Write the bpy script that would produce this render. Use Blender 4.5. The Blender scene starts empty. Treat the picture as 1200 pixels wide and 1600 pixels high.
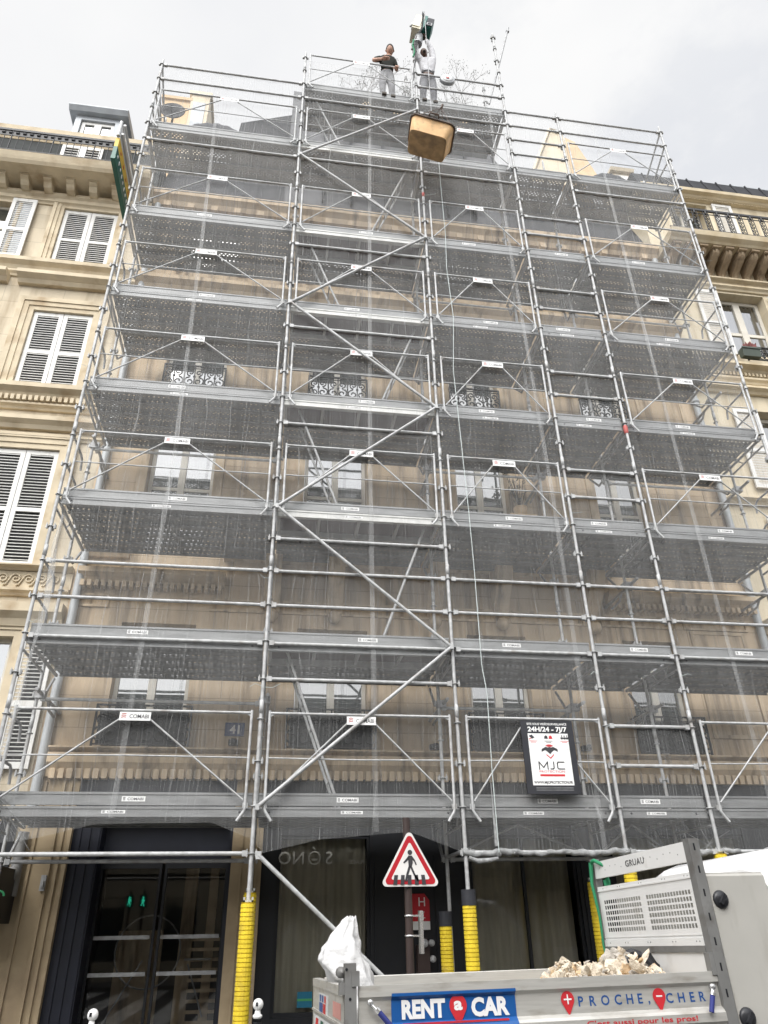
import bpy, bmesh, math, random
from mathutils import Vector, Matrix, noise as mnoise
R = math.radians
random.seed(7)
SC = bpy.context.scene
COL = SC.collection
PI = math.pi

# ------------------------------------------------------------------ camera
cam_d = bpy.data.cameras.new("camera")
cam = bpy.data.objects.new("camera", cam_d); COL.objects.link(cam)
_r = Vector((0.989322, -0.14493, -0.015384)); _u = Vector((-0.058574, -0.49204, 0.8686)); _b = Vector((-0.133456, -0.858424, -0.495275))
m = Matrix.Identity(4)
for i in range(3):
    m[i][0] = _r[i]; m[i][1] = _u[i]; m[i][2] = _b[i]
m.translation = Vector((0.159, -9.1215, 1.6))
cam.matrix_world = m
cam_d.sensor_fit = 'VERTICAL'; cam_d.sensor_height = 24; cam_d.sensor_width = 18
cam_d.lens = 17.0283; cam_d.clip_start = 0.05; cam_d.clip_end = 2000
SC.camera = cam

# ------------------------------------------------------------------ sky, sun, exposure
SUN_EL, SUN_AZ = R(46), R(205)          # azimuth measured clockwise from +Y
world = bpy.data.worlds.new("World"); SC.world = world
world.use_nodes = True
nt = world.node_tree; N = nt.nodes; L = nt.links
for n in list(N): N.remove(n)
out = N.new("ShaderNodeOutputWorld"); bg = N.new("ShaderNodeBackground"); bg.inputs[1].default_value = 0.1
sky = N.new("ShaderNodeTexSky"); sky.sky_type = 'NISHITA'; sky.sun_disc = False
sky.sun_elevation = SUN_EL; sky.sun_rotation = SUN_AZ; sky.air_density = 1.2; sky.dust_density = 1.5
tc = N.new("ShaderNodeTexCoord")
mp = N.new("ShaderNodeMapping"); mp.inputs['Scale'].default_value = (1.6, 1.6, 3.0); mp.inputs['Location'].default_value = (0.35, 0.1, 0.3)
nz = N.new("ShaderNodeTexNoise"); nz.inputs['Scale'].default_value = 1.7; nz.inputs['Detail'].default_value = 7; nz.inputs['Roughness'].default_value = 0.58
nz2 = N.new("ShaderNodeTexNoise"); nz2.inputs['Scale'].default_value = 1.15; nz2.inputs['Detail'].default_value = 5
ramp = N.new("ShaderNodeValToRGB")
ramp.color_ramp.elements[0].position = 0.36; ramp.color_ramp.elements[0].color = (0.86, 0.86, 0.86, 1)
ramp.color_ramp.elements[1].position = 0.48; ramp.color_ramp.elements[1].color = (1, 1, 1, 1)
cr2 = N.new("ShaderNodeValToRGB")
cr2.color_ramp.elements[0].position = 0.33; cr2.color_ramp.elements[0].color = (6.5, 6.6, 6.85, 1)
cr2.color_ramp.elements[1].position = 0.66; cr2.color_ramp.elements[1].color = (7.6, 7.6, 7.6, 1)
dotn = N.new("ShaderNodeVectorMath"); dotn.operation = 'DOT_PRODUCT'
sd = Vector((math.sin(SUN_AZ) * math.cos(SUN_EL), math.cos(SUN_AZ) * math.cos(SUN_EL), math.sin(SUN_EL)))
dotn.inputs[1].default_value = sd
mr = N.new("ShaderNodeMapRange"); mr.inputs['From Min'].default_value = 0.5; mr.inputs['From Max'].default_value = 1.0
mr.inputs['To Min'].default_value = 1.0; mr.inputs['To Max'].default_value = 5.0
mul = N.new("ShaderNodeVectorMath"); mul.operation = 'SCALE'
mix = N.new("ShaderNodeMix"); mix.data_type = 'RGBA'
L.new(tc.outputs['Generated'], mp.inputs['Vector']); L.new(mp.outputs[0], nz.inputs['Vector']); L.new(mp.outputs[0], nz2.inputs['Vector'])
L.new(nz.outputs['Fac'], ramp.inputs[0]); L.new(nz2.outputs['Fac'], cr2.inputs[0])
L.new(tc.outputs['Generated'], dotn.inputs[0]); L.new(dotn.outputs['Value'], mr.inputs['Value'])
L.new(cr2.outputs[0], mul.inputs[0]); L.new(mr.outputs[0], mul.inputs['Scale'])
L.new(ramp.outputs[0], mix.inputs['Factor']); skm = N.new('ShaderNodeVectorMath'); skm.operation = 'SCALE'; skm.inputs['Scale'].default_value = 1.35; L.new(sky.outputs[0], skm.inputs[0]); L.new(skm.outputs[0], mix.inputs['A']); L.new(mul.outputs[0], mix.inputs['B'])
L.new(mix.outputs['Result'], bg.inputs[0]); L.new(bg.outputs[0], out.inputs[0])

sun_d = bpy.data.lights.new("sun", 'SUN'); sun_d.energy = 1.2; sun_d.angle = R(25); sun_d.color = (1.0, 0.95, 0.88)
sun = bpy.data.objects.new("sun", sun_d); COL.objects.link(sun)
sun.rotation_euler = (-sd).to_track_quat('-Z', 'Y').to_euler(); sun.location = (0, 0, 60)
SC.view_settings.view_transform = 'Standard'; SC.view_settings.look = 'None'
SC.view_settings.exposure = 0.36; SC.view_settings.gamma = 1.0
SC.cycles.max_bounces = 8; SC.cycles.transparent_max_bounces = 24

# ------------------------------------------------------------------ helpers
class MB:
    """collects faces with material slots; build() links them as one mesh object"""
    def __init__(s): s.v = []; s.f = []; s.m = []; s.sm = []
    def add(s, vs, fs, mi=0, smooth=False):
        o = len(s.v); s.v += [tuple(v) for v in vs]
        for f in fs: s.f.append(tuple(i + o for i in f)); s.m.append(mi); s.sm.append(smooth)
    def box(s, x0, x1, y0, y1, z0, z1, mi=0):
        v = [(x0,y0,z0),(x1,y0,z0),(x1,y1,z0),(x0,y1,z0),(x0,y0,z1),(x1,y0,z1),(x1,y1,z1),(x0,y1,z1)]
        s.add(v, [(0,3,2,1),(4,5,6,7),(0,1,5,4),(1,2,6,5),(2,3,7,6),(3,0,4,7)], mi)
    def obox(s, c, ax, ay, az, mi=0):
        c, ax, ay, az = Vector(c), Vector(ax), Vector(ay), Vector(az)
        v = [c + ax*a + ay*b + az*d for d in (-1,1) for a, b in ((-1,-1),(1,-1),(1,1),(-1,1))]
        s.add(v, [(0,3,2,1),(4,5,6,7),(0,1,5,4),(1,2,6,5),(2,3,7,6),(3,0,4,7)], mi)
    def quad(s, a, b, c, d, mi=0): s.add([a, b, c, d], [(0,1,2,3)], mi)
    def tube(s, pts, r, n=8, mi=0, cap=True):
        pts = [Vector(p) for p in pts]
        rs = r if isinstance(r, (list, tuple)) else [r]*len(pts)
        vs = []; up = None
        for i, p in enumerate(pts):
            d = (pts[min(i+1, len(pts)-1)] - pts[max(i-1, 0)])
            d = d.normalized() if d.length > 1e-9 else Vector((0,0,1))
            if up is None:
                up = Vector((0,0,1)) if abs(d.z) < 0.9 else Vector((1,0,0))
            a = d.cross(up); a = a.normalized() if a.length > 1e-6 else d.orthogonal().normalized()
            b = a.cross(d).normalized(); up = b
            for k in range(n):
                t = 2*PI*k/n; vs.append(p + (a*math.cos(t) + b*math.sin(t))*rs[i])
        fs = []
        for i in range(len(pts)-1):
            for k in range(n):
                k2 = (k+1) % n; fs.append((i*n+k, i*n+k2, (i+1)*n+k2, (i+1)*n+k))
        s.add(vs, fs, mi, True)
        if cap:
            e = (len(pts)-1)*n
            s.add(vs[:n], [tuple(range(n))[::-1]], mi); s.add(vs[e:e+n], [tuple(range(n))], mi)
    def lathe(s, c, prof, n=16, mi=0, axis='z', smooth=True):
        vs = []
        for r, h in prof:
            for k in range(n):
                t = 2*PI*k/n; a, b = r*math.cos(t), r*math.sin(t)
                vs.append({'z': (c[0]+a, c[1]+b, c[2]+h), 'y': (c[0]+a, c[1]+h, c[2]+b), 'x': (c[0]+h, c[1]+a, c[2]+b)}[axis])
        fs = []
        for i in range(len(prof)-1):
            for k in range(n):
                k2 = (k+1) % n; q = (i*n+k, i*n+k2, (i+1)*n+k2, (i+1)*n+k)
                fs.append(q if axis != 'y' else q[::-1])
        s.add(vs, fs, mi, smooth)
    def ball(s, c, r, mi=0, n=12, sc=(1,1,1)):
        vs = []; fs = []; h = n//2
        for i in range(h+1):
            p = PI*i/h
            for k in range(n):
                t = 2*PI*k/n; vs.append((c[0]+r*sc[0]*math.sin(p)*math.cos(t), c[1]+r*sc[1]*math.sin(p)*math.sin(t), c[2]+r*sc[2]*math.cos(p)))
        for i in range(h):
            for k in range(n):
                k2 = (k+1) % n; fs.append((i*n+k, (i+1)*n+k, (i+1)*n+k2, i*n+k2))
        s.add(vs, fs, mi, True)
    def prof(s, pr, x0, x1, mi=0):
        """extrude a closed (y, z) outline along x"""
        n = len(pr); vs = [(x0, y, z) for y, z in pr] + [(x1, y, z) for y, z in pr]
        s.add(vs, [(k, (k+1) % n, n+(k+1) % n, n+k) for k in range(n)] + [tuple(range(n))[::-1], tuple(range(n, 2*n))], mi)
    def poly(s, pts, o, ax, ay, az, t0, t1, mi=0):
        """2-D outline pts in the plane (ax, ay) at o, thickness t0..t1 along az"""
        o, ax, ay, az = Vector(o), Vector(ax), Vector(ay), Vector(az); n = len(pts)
        vs = [o + ax*p + ay*q + az*t0 for p, q in pts] + [o + ax*p + ay*q + az*t1 for p, q in pts]
        s.add(vs, [(k, (k+1) % n, n+(k+1) % n, n+k) for k in range(n)] + [tuple(range(n))[::-1], tuple(range(n, 2*n))], mi)
    def text(s, string, o, ax, ay, h, mi=0, align='c', bold=0.0, width=None, space=1.0):
        vs, fs, x0, x1, hh = text_mesh(string, bold, space)
        o, ax, ay = Vector(o), Vector(ax).normalized(), Vector(ay).normalized()
        k = h/hh; kx = k if width is None else width/(x1-x0)
        off = {'c': (x0+x1)/2, 'l': x0, 'r': x1}[align]
        s.add([o + ax*((x-off)*kx) + ay*(y*k) for x, y in vs], fs, mi)
    def build(s, name, mats, parent=None, local=False, auto=False):
        me = bpy.data.meshes.new(name)
        off = Vector((0,0,0))
        if parent is not None and not local:
            p = parent
            while p is not None: off += p.location; p = p.parent
        me.from_pydata([(x-off.x, y-off.y, z-off.z) for x, y, z in s.v], [], s.f)
        for mt in (mats if isinstance(mats, (list, tuple)) else [mats]): me.materials.append(mt)
        me.polygons.foreach_set('material_index', s.m); me.polygons.foreach_set('use_smooth', s.sm)
        me.update()
        ob = bpy.data.objects.new(name, me); COL.objects.link(ob)
        if parent is not None: ob.parent = parent
        return ob

_tc = {}
def text_mesh(string, bold, space):
    key = (string, bold, space)
    if key in _tc: return _tc[key]
    def mk(st):
        c = bpy.data.curves.new("t", 'FONT'); c.body = st; c.offset = bold; c.resolution_u = 3; c.space_character = space
        o = bpy.data.objects.new("t", c); COL.objects.link(o)
        dg = bpy.context.evaluated_depsgraph_get()
        me = bpy.data.meshes.new_from_object(o.evaluated_get(dg))
        vs = [(v.co.x, v.co.y) for v in me.vertices]; fs = [tuple(p.vertices) for p in me.polygons]
        bpy.data.objects.remove(o); bpy.data.curves.remove(c); bpy.data.meshes.remove(me)
        return vs, fs
    vs, fs = mk(string); hv, _ = mk("H")
    xs = [v[0] for v in vs]
    _tc[key] = (vs, fs, min(xs), max(xs), max(v[1] for v in hv))
    return _tc[key]

def thing(name, label, cat, loc=(0,0,0), group=None):
    o = bpy.data.objects.new(name, None); COL.objects.link(o); o.location = loc; o.empty_display_size = 0.2
    o['label'] = label; o['category'] = cat
    if group: o['group'] = group
    return o
def tag(o, label, cat, group=None, kind=None):
    o['label'] = label; o['category'] = cat
    if group: o['group'] = group
    if kind: o['kind'] = kind
    return o
def copy_tree(o, delta=(0,0,0), parent=None):
    c = o.copy(); COL.objects.link(c)
    if parent is not None: c.parent = parent
    else: c.location = Vector(o.location) + Vector(delta)
    for ch in list(o.children): copy_tree(ch, parent=c)
    return c
def base_up(o, z0=None):
    """move a one-mesh thing's origin to the middle of its base"""
    me = o.data; c = [v.co for v in me.vertices]
    p = Vector(((min(v.x for v in c)+max(v.x for v in c))/2, (min(v.y for v in c)+max(v.y for v in c))/2, min(v.z for v in c)))
    me.transform(Matrix.Translation(-p)); o.location = p
    return o

# ------------------------------------------------------------------ materials
def mat(name, col, rough=0.6, metal=0.0, var=0.12, scale=4.0, stretch=(1,1,1), bump=0.0, spec=0.4, dark=None, dpos=(0.45, 0.7), dscale=None, dstretch=None, joints=None, bscale=None):
    mt = bpy.data.materials.new(name); mt.use_nodes = True
    t = mt.node_tree; n = t.nodes; l = t.links; b = n['Principled BSDF']
    b.inputs['Roughness'].default_value = rough; b.inputs['Metallic'].default_value = metal; b.inputs['Specular IOR Level'].default_value = spec
    co = n.new('ShaderNodeTexCoord'); ge = n.new('ShaderNodeNewGeometry')
    mp = n.new('ShaderNodeMapping'); mp.inputs['Scale'].default_value = stretch; l.new(ge.outputs['Position'], mp.inputs[0])
    nz = n.new('ShaderNodeTexNoise'); nz.inputs['Scale'].default_value = scale; nz.inputs['Detail'].default_value = 6; l.new(mp.outputs[0], nz.inputs['Vector'])
    rp = n.new('ShaderNodeValToRGB'); l.new(nz.outputs['Fac'], rp.inputs[0])
    rp.color_ramp.elements[0].position = 0.3; rp.color_ramp.elements[1].position = 0.7
    rp.color_ramp.elements[0].color = tuple(c*(1-var) for c in col) + (1,); rp.color_ramp.elements[1].color = tuple(min(1, c*(1+var)) for c in col) + (1,)
    last = rp.outputs[0]
    if dark is not None:
        mp2 = n.new('ShaderNodeMapping'); mp2.inputs['Scale'].default_value = dstretch or (1,1,1); l.new(ge.outputs['Position'], mp2.inputs[0])
        n2 = n.new('ShaderNodeTexNoise'); n2.inputs['Scale'].default_value = dscale or 2; n2.inputs['Detail'].default_value = 7; l.new(mp2.outputs[0], n2.inputs['Vector'])
        r2 = n.new('ShaderNodeValToRGB'); r2.color_ramp.elements[0].position = dpos[0]; r2.color_ramp.elements[1].position = dpos[1]; l.new(n2.outputs['Fac'], r2.inputs[0])
        mx = n.new('ShaderNodeMix'); mx.data_type = 'RGBA'; mx.inputs['B'].default_value = tuple(dark)+(1,)
        l.new(r2.outputs[0], mx.inputs['Factor']); l.new(last, mx.inputs['A']); last = mx.outputs['Result']
    if joints is not None:
        w, h, jc = joints
        sp = n.new('ShaderNodeSeparateXYZ'); cb = n.new('ShaderNodeCombineXYZ'); l.new(ge.outputs['Position'], sp.inputs[0])
        l.new(sp.outputs[0], cb.inputs[0]); l.new(sp.outputs[2], cb.inputs[1])
        br = n.new('ShaderNodeTexBrick'); br.inputs['Scale'].default_value = 1; br.inputs['Brick Width'].default_value = w; br.inputs['Row Height'].default_value = h
        br.inputs['Mortar Size'].default_value = 0.006; br.inputs['Color1'].default_value = (1,1,1,1); br.inputs['Color2'].default_value = (0.9,0.9,0.9,1); br.inputs['Mortar'].default_value = (jc,jc,jc,1)
        l.new(cb.outputs[0], br.inputs['Vector'])
        mx = n.new('ShaderNodeMix'); mx.data_type = 'RGBA'; mx.blend_type = 'MULTIPLY'; mx.inputs['Factor'].default_value = 1
        l.new(last, mx.inputs['A']); l.new(br.outputs['Color'], mx.inputs['B']); last = mx.outputs['Result']
    l.new(last, b.inputs['Base Color'])
    if bump:
        bp = n.new('ShaderNodeBump'); bp.inputs['Strength'].default_value = bump; bp.inputs['Distance'].default_value = 0.02
        n3 = n.new('ShaderNodeTexNoise'); n3.inputs['Scale'].default_value = bscale or scale*6; n3.inputs['Detail'].default_value = 5; l.new(ge.outputs['Position'], n3.inputs['Vector'])
        l.new(n3.outputs['Fac'], bp.inputs['Height']); l.new(bp.outputs[0], b.inputs['Normal'])
    return mt

M = {}
M['galv'] = mat('galvanised_steel', (0.42, 0.425, 0.425), 0.55, 0.15, 0.2, 14, bump=0.08, dark=(0.28,0.265,0.25), dpos=(0.54,0.74), dscale=5)
M['galv_old'] = mat('dull_steel', (0.34, 0.345, 0.35), 0.55, 0.3, 0.2, 10, dark=(0.2,0.19,0.18), dpos=(0.5,0.75), dscale=6)
M['alu'] = mat('pale_aluminium', (0.5, 0.5, 0.48), 0.45, 0.2, 0.12, 8, dark=(0.4,0.4,0.39), dpos=(0.55,0.75), dscale=7)
M['toe'] = mat('toe_board_steel', (0.22,0.225,0.225), 0.5, 0.3, 0.22, 6, stretch=(0.4,1,3), dark=(0.22,0.22,0.22), dpos=(0.5,0.75), dscale=5)
M['red'] = mat('red_paint', (0.55, 0.03, 0.04), 0.4, var=0.06)
M['darktext'] = mat('dark_lettering', (0.04, 0.04, 0.045), 0.5, var=0.05)
M['faderd'] = mat('faded_red_tape', (0.42,0.1,0.09), .6)
M['white'] = mat('white_enamel', (0.78, 0.78, 0.77), 0.4, var=0.05)
M['stone_h'] = mat('grimy_limestone', (0.56, 0.44, 0.305), 0.85, var=0.14, scale=1.5, stretch=(2.2,1,0.35), bump=0.25, spec=0.2,
                   dark=(0.13,0.1,0.075), dpos=(0.5,0.78), dscale=2.2, dstretch=(3.2,1,0.22), joints=(1.3,0.46,0.62))
M['stone_trim'] = mat('weathered_limestone_trim', (0.55, 0.435, 0.3), 0.85, var=0.16, scale=3, bump=0.2, spec=0.2, dark=(0.17,0.135,0.1), dpos=(0.5,0.75), dscale=2.6, dstretch=(2.5,1,0.5))
M['stone_g'] = mat('ground_floor_limestone', (0.36, 0.285, 0.185), 0.85, var=0.12, scale=2.5, bump=0.22, spec=0.2, dark=(0.2,0.15,0.1), dpos=(0.5,0.8), dscale=1.8)
M['stone_l'] = mat('cream_limestone', (0.6, 0.525, 0.4), 0.85, var=0.12, scale=2, bump=0.18, spec=0.2, dark=(0.36,0.29,0.2), dpos=(0.5,0.78), dscale=1.8, dstretch=(2.4,1,0.3), joints=(1.1,0.42,0.72))
M['trim_l'] = mat('cream_limestone_trim', (0.57, 0.49, 0.36), 0.85, var=0.12, scale=3, bump=0.15, spec=0.2, dark=(0.36,0.27,0.17), dpos=(0.52,0.75), dscale=2.2)
M['stone_r'] = mat('yellow_limestone', (0.62, 0.545, 0.405), 0.85, var=0.08, scale=2, bump=0.15, spec=0.2, dark=(0.4,0.32,0.21), dpos=(0.5,0.78), dscale=1.5, dstretch=(2.4,1,0.3), joints=(1.2,0.44,0.85))
M['trim_r'] = mat('yellow_limestone_trim', (0.6, 0.515, 0.37), 0.85, var=0.1, scale=3, bump=0.15, spec=0.2, dark=(0.45,0.35,0.21), dpos=(0.52,0.75), dscale=2)
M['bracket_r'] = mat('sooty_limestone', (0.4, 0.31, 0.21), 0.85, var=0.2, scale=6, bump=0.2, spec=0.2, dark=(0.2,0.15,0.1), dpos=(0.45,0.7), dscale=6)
M['shutter'] = mat('white_shutter_paint', (0.68, 0.675, 0.65), 0.55, var=0.07, scale=3, dark=(0.5,0.48,0.44), dpos=(0.55,0.8), dscale=4, dstretch=(2,1,0.5))
M['shutter_old'] = mat('peeling_beige_paint', (0.6, 0.55, 0.47), 0.6, var=0.1, scale=5)
M['wframe'] = mat('cream_window_paint', (0.6, 0.57, 0.5), 0.5, var=0.06, scale=4)
M['black'] = mat('black_lacquer', (0.008, 0.009, 0.012), 0.5, var=0.2, scale=3)
M['navy'] = mat('navy_panelling', (0.009, 0.011, 0.02), 0.45, var=0.2, scale=3)
M['iron'] = mat('black_ironwork', (0.02, 0.021, 0.024), 0.5, var=0.2, scale=8)
M['slate'] = mat('dark_slate', (0.045, 0.046, 0.052), 0.55, var=0.25, scale=5, joints=(0.25,0.16,0.6))
M['zinc'] = mat('grey_zinc', (0.33, 0.35, 0.37), 0.5, 0.2, 0.15, 3, dark=(0.2,0.21,0.22), dpos=(0.5,0.8), dscale=1.6)
M['zinc_d'] = mat('dark_zinc', (0.045, 0.046, 0.05), 0.85, 0.0, 0.2, 3, spec=0.1)
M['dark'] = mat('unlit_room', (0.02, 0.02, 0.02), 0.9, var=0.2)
M['curtain'] = mat('grey_beige_curtain', (0.44, 0.42, 0.36), 0.9, var=0.12, scale=5, stretch=(4,1,0.3))
M['sheer'] = mat('white_sheer_curtain', (0.72, 0.74, 0.75), 0.9, var=0.08, scale=5, stretch=(4,1,0.3))
M['yellow'] = mat('yellow_foam', (0.72, 0.54, 0.03), 0.7, var=0.15, scale=9, dark=(0.4,0.29,0.05), dpos=(0.5,0.76), dscale=5)
M['yellow_g'] = mat('yellow_groove', (0.62, 0.46, 0.03), 0.8, var=0.1)
M['rubber'] = mat('black_rubber', (0.025, 0.026, 0.032), 0.65, var=0.2)
M['orange'] = mat('orange_trough_plastic', (0.78, 0.5, 0.25), 0.6, var=0.14, scale=5, bump=0.15, dark=(0.45,0.31,0.18), dpos=(0.5,0.78), dscale=7)
M['rim'] = mat('dirty_trough_rim', (0.09, 0.06, 0.045), 0.6, var=0.25, scale=12)
M['skin'] = mat('fair_skin', (0.5, 0.3, 0.22), 0.55, var=0.06)
M['skin_d'] = mat('dark_skin', (0.09, 0.05, 0.035), 0.5, var=0.08)
M['hair'] = mat('short_dark_hair', (0.03, 0.024, 0.02), 0.8, var=0.2)
M['shirt_d'] = mat('dark_green_cotton', (0.02, 0.022, 0.018), 0.9, var=0.25, scale=10, bump=0.2)
M['shirt_w'] = mat('white_sweatshirt', (0.6, 0.6, 0.62), 0.9, var=0.1, scale=10, bump=1.0, bscale=16)
M['trouser'] = mat('grey_work_trousers', (0.25, 0.25, 0.26), 0.9, var=0.2, scale=9, bump=1.0, bscale=14)
M['trouser2'] = mat('dark_grey_trousers', (0.17, 0.17, 0.185), 0.9, var=0.2, scale=9, bump=1.0, bscale=14)
M['boot'] = mat('brown_boots', (0.05, 0.04, 0.03), 0.7)
M['hoist_c'] = mat('cream_hoist_housing', (0.62, 0.58, 0.46), 0.45, var=0.1)
M['hoist_g'] = mat('green_hoist_paint', (0.015, 0.12, 0.1), 0.45, var=0.1)
M['hoist_a'] = mat('grey_hoist_motor', (0.36, 0.37, 0.38), 0.5, 0.2, var=0.15)
M['cable'] = mat('black_cable', (0.015, 0.015, 0.016), 0.5)
M['greenstrap'] = mat('green_strap', (0.02, 0.2, 0.09), 0.7, var=0.15)
M['rope'] = mat('pale_rope', (0.5, 0.55, 0.54), 0.8, var=0.1)
M['truck_alu'] = mat('truck_aluminium', (0.52, 0.51, 0.48), 0.42, 0.35, 0.09, 9, stretch=(0.5,1,7), dark=(0.33,0.3,0.26), dpos=(0.54,0.8), dscale=7, dstretch=(0.7,1,2.5))
M['truck_steel'] = mat('truck_grey_steel', (0.21, 0.21, 0.205), 0.55, 0.3, 0.15, 5, dark=(0.12,0.11,0.1), dpos=(0.55,0.75), dscale=6)
M['truck_white'] = mat('truck_white_paint', (0.72, 0.72, 0.71), 0.3, var=0.04, scale=4, dark=(0.5,0.48,0.45), dpos=(0.62,0.85), dscale=4)
M['cab_white'] = mat('cab_white_gloss', (0.82, 0.82, 0.82), 0.15, var=0.02, spec=0.5)
M['cabinet'] = mat('grey_beige_box_paint', (0.42, 0.41, 0.38), 0.45, var=0.05, scale=3, dark=(0.34,0.325,0.29), dpos=(0.56,0.8), dscale=4, dstretch=(2,2,0.5))
M['logoblue'] = mat('logo_blue', (0.012, 0.09, 0.3), 0.35, var=0.04)
M['letterblue'] = mat('letter_blue', (0.02, 0.08, 0.26), 0.4, var=0.05)
M['letterwhite'] = mat('letter_white', (0.8, 0.8, 0.8), 0.4, var=0.02)
M['strapblue'] = mat('blue_strap', (0.03, 0.04, 0.2), 0.6, var=0.15)
M['rubble'] = mat('plaster_rubble', (0.66, 0.58, 0.47), 0.95, var=0.22, scale=14, bump=0.6, dark=(0.4,0.32,0.22), dpos=(0.5,0.75), dscale=9)
M['sack'] = mat('white_woven_sack', (0.55, 0.55, 0.55), 0.75, var=0.1, scale=14, bump=0.5, bscale=30)
M['bag'] = mat('black_plastic', (0.025, 0.026, 0.03), 0.3, var=0.2)
M['signred'] = mat('sign_red', (0.42, 0.015, 0.025), 0.4, var=0.05)
M['signwhite'] = mat('sign_white', (0.68, 0.67, 0.65), 0.45, var=0.05)
M['polebrown'] = mat('brown_pole_paint', (0.045, 0.03, 0.027), 0.5, var=0.15)
M['chrome'] = mat('bright_clamp', (0.65, 0.65, 0.65), 0.25, 0.8, 0.1)
M['plaqueblue'] = mat('plaque_blue', (0.025, 0.045, 0.14), 0.4, var=0.1)
M['asphalt'] = mat('asphalt', (0.05, 0.05, 0.052), 0.9, var=0.2, scale=8, bump=0.3)
M['paving'] = mat('pavement_asphalt', (0.13, 0.13, 0.13), 0.9, var=0.15, scale=5, bump=0.2, joints=(1.0,0.6,0.8))
M['kerb'] = mat('granite_kerb', (0.3, 0.3, 0.29), 0.8, var=0.2, scale=20)
M['terra'] = mat('green_planter', (0.06, 0.075, 0.06), 0.5, var=0.1)
M['leafred'] = mat('dark_red_leaves', (0.17, 0.05, 0.045), 0.6, var=0.35, scale=30)
M['twig'] = mat('bare_twigs', (0.09, 0.07, 0.055), 0.9, var=0.2)
M['leaf'] = mat('small_green_leaves', (0.06, 0.075, 0.045), 0.6, var=0.3, scale=30)
M['sgreen'] = mat('sign_dark_green', (0.01, 0.1, 0.075), 0.4, var=0.08)
M['syellow'] = mat('sign_yellow', (0.62, 0.42, 0.05), 0.5, var=0.1)
M['sgrey'] = mat('sign_pale_grey', (0.56, 0.57, 0.57), 0.5, var=0.08)
M['chim'] = mat('rendered_chimney', (0.62, 0.54, 0.41), 0.9, var=0.1, scale=3, bump=0.15)
M['chim2'] = mat('ochre_render', (0.6, 0.44, 0.27), 0.9, var=0.12, scale=3, bump=0.15)
M['teal'] = mat('teal_sticker', (0.01, 0.12, 0.2), 0.5)
M['tealgreen'] = mat('green_band', (0.05, 0.25, 0.09), 0.5)
M['opp'] = mat('opposite_limestone', (0.45, 0.4, 0.31), 0.85, var=0.12, scale=1.5)
M['pvc'] = mat('grey_downpipe', (0.4, 0.42, 0.43), 0.5, 0.1, 0.1, 4)

def principled(name): 
    mt = bpy.data.materials.new(name); mt.use_nodes = True
    return mt, mt.node_tree.nodes, mt.node_tree.links, mt.node_tree.nodes['Principled BSDF']
def glass_opaque(name, col, ior=1.7, rough=0.03):
    mt, n, l, b = principled(name)
    b.inputs['Base Color'].default_value = col+(1,); b.inputs['Roughness'].default_value = rough; b.inputs['IOR'].default_value = ior
    nz = n.new('ShaderNodeTexNoise'); nz.inputs['Scale'].default_value = 1.3; bp = n.new('ShaderNodeBump'); bp.inputs['Strength'].default_value = 0.04; bp.inputs['Distance'].default_value = 0.05
    ge = n.new('ShaderNodeNewGeometry'); l.new(ge.outputs['Position'], nz.inputs['Vector']); l.new(nz.outputs['Fac'], bp.inputs['Height']); l.new(bp.outputs[0], b.inputs['Normal'])
    return mt
def glass_clear(name, tint, ior=1.5):
    mt, n, l, b = principled(name); o = n['Material Output']; n.remove(b)
    tr = n.new('ShaderNodeBsdfTransparent'); tr.inputs[0].default_value = tint+(1,)
    gl = n.new('ShaderNodeBsdfGlossy'); gl.inputs['Roughness'].default_value = 0.02
    fr = n.new('ShaderNodeFresnel'); fr.inputs['IOR'].default_value = ior
    mx = n.new('ShaderNodeMixShader'); l.new(fr.outputs[0], mx.inputs[0]); l.new(tr.outputs[0], mx.inputs[1]); l.new(gl.outputs[0], mx.inputs[2]); l.new(mx.outputs[0], o.inputs[0])
    return mt
M['glass'] = glass_opaque('window_glass', (0.03, 0.04, 0.042), 2.9)
M['glass_door'] = glass_clear('door_glass', (0.8, 0.8, 0.79), 1.65)
M['glass_shop'] = glass_clear('shop_glass', (0.9, 0.9, 0.86), 1.6)
M['glass_clear'] = glass_clear('clear_window_glass', (0.8, 0.82, 0.84), 4.6)

def emis(name, col, s):
    mt, n, l, b = principled(name); b.inputs['Base Color'].default_value = (0,0,0,1)
    b.inputs['Emission Color'].default_value = col+(1,); b.inputs['Emission Strength'].default_value = s
    return mt
M['greenman'] = emis('green_signal_light', (0.05, 1.0, 0.6), 5.0)
M['neon'] = emis('green_neon_tube', (0.1, 0.9, 0.35), 0.12)

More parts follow.
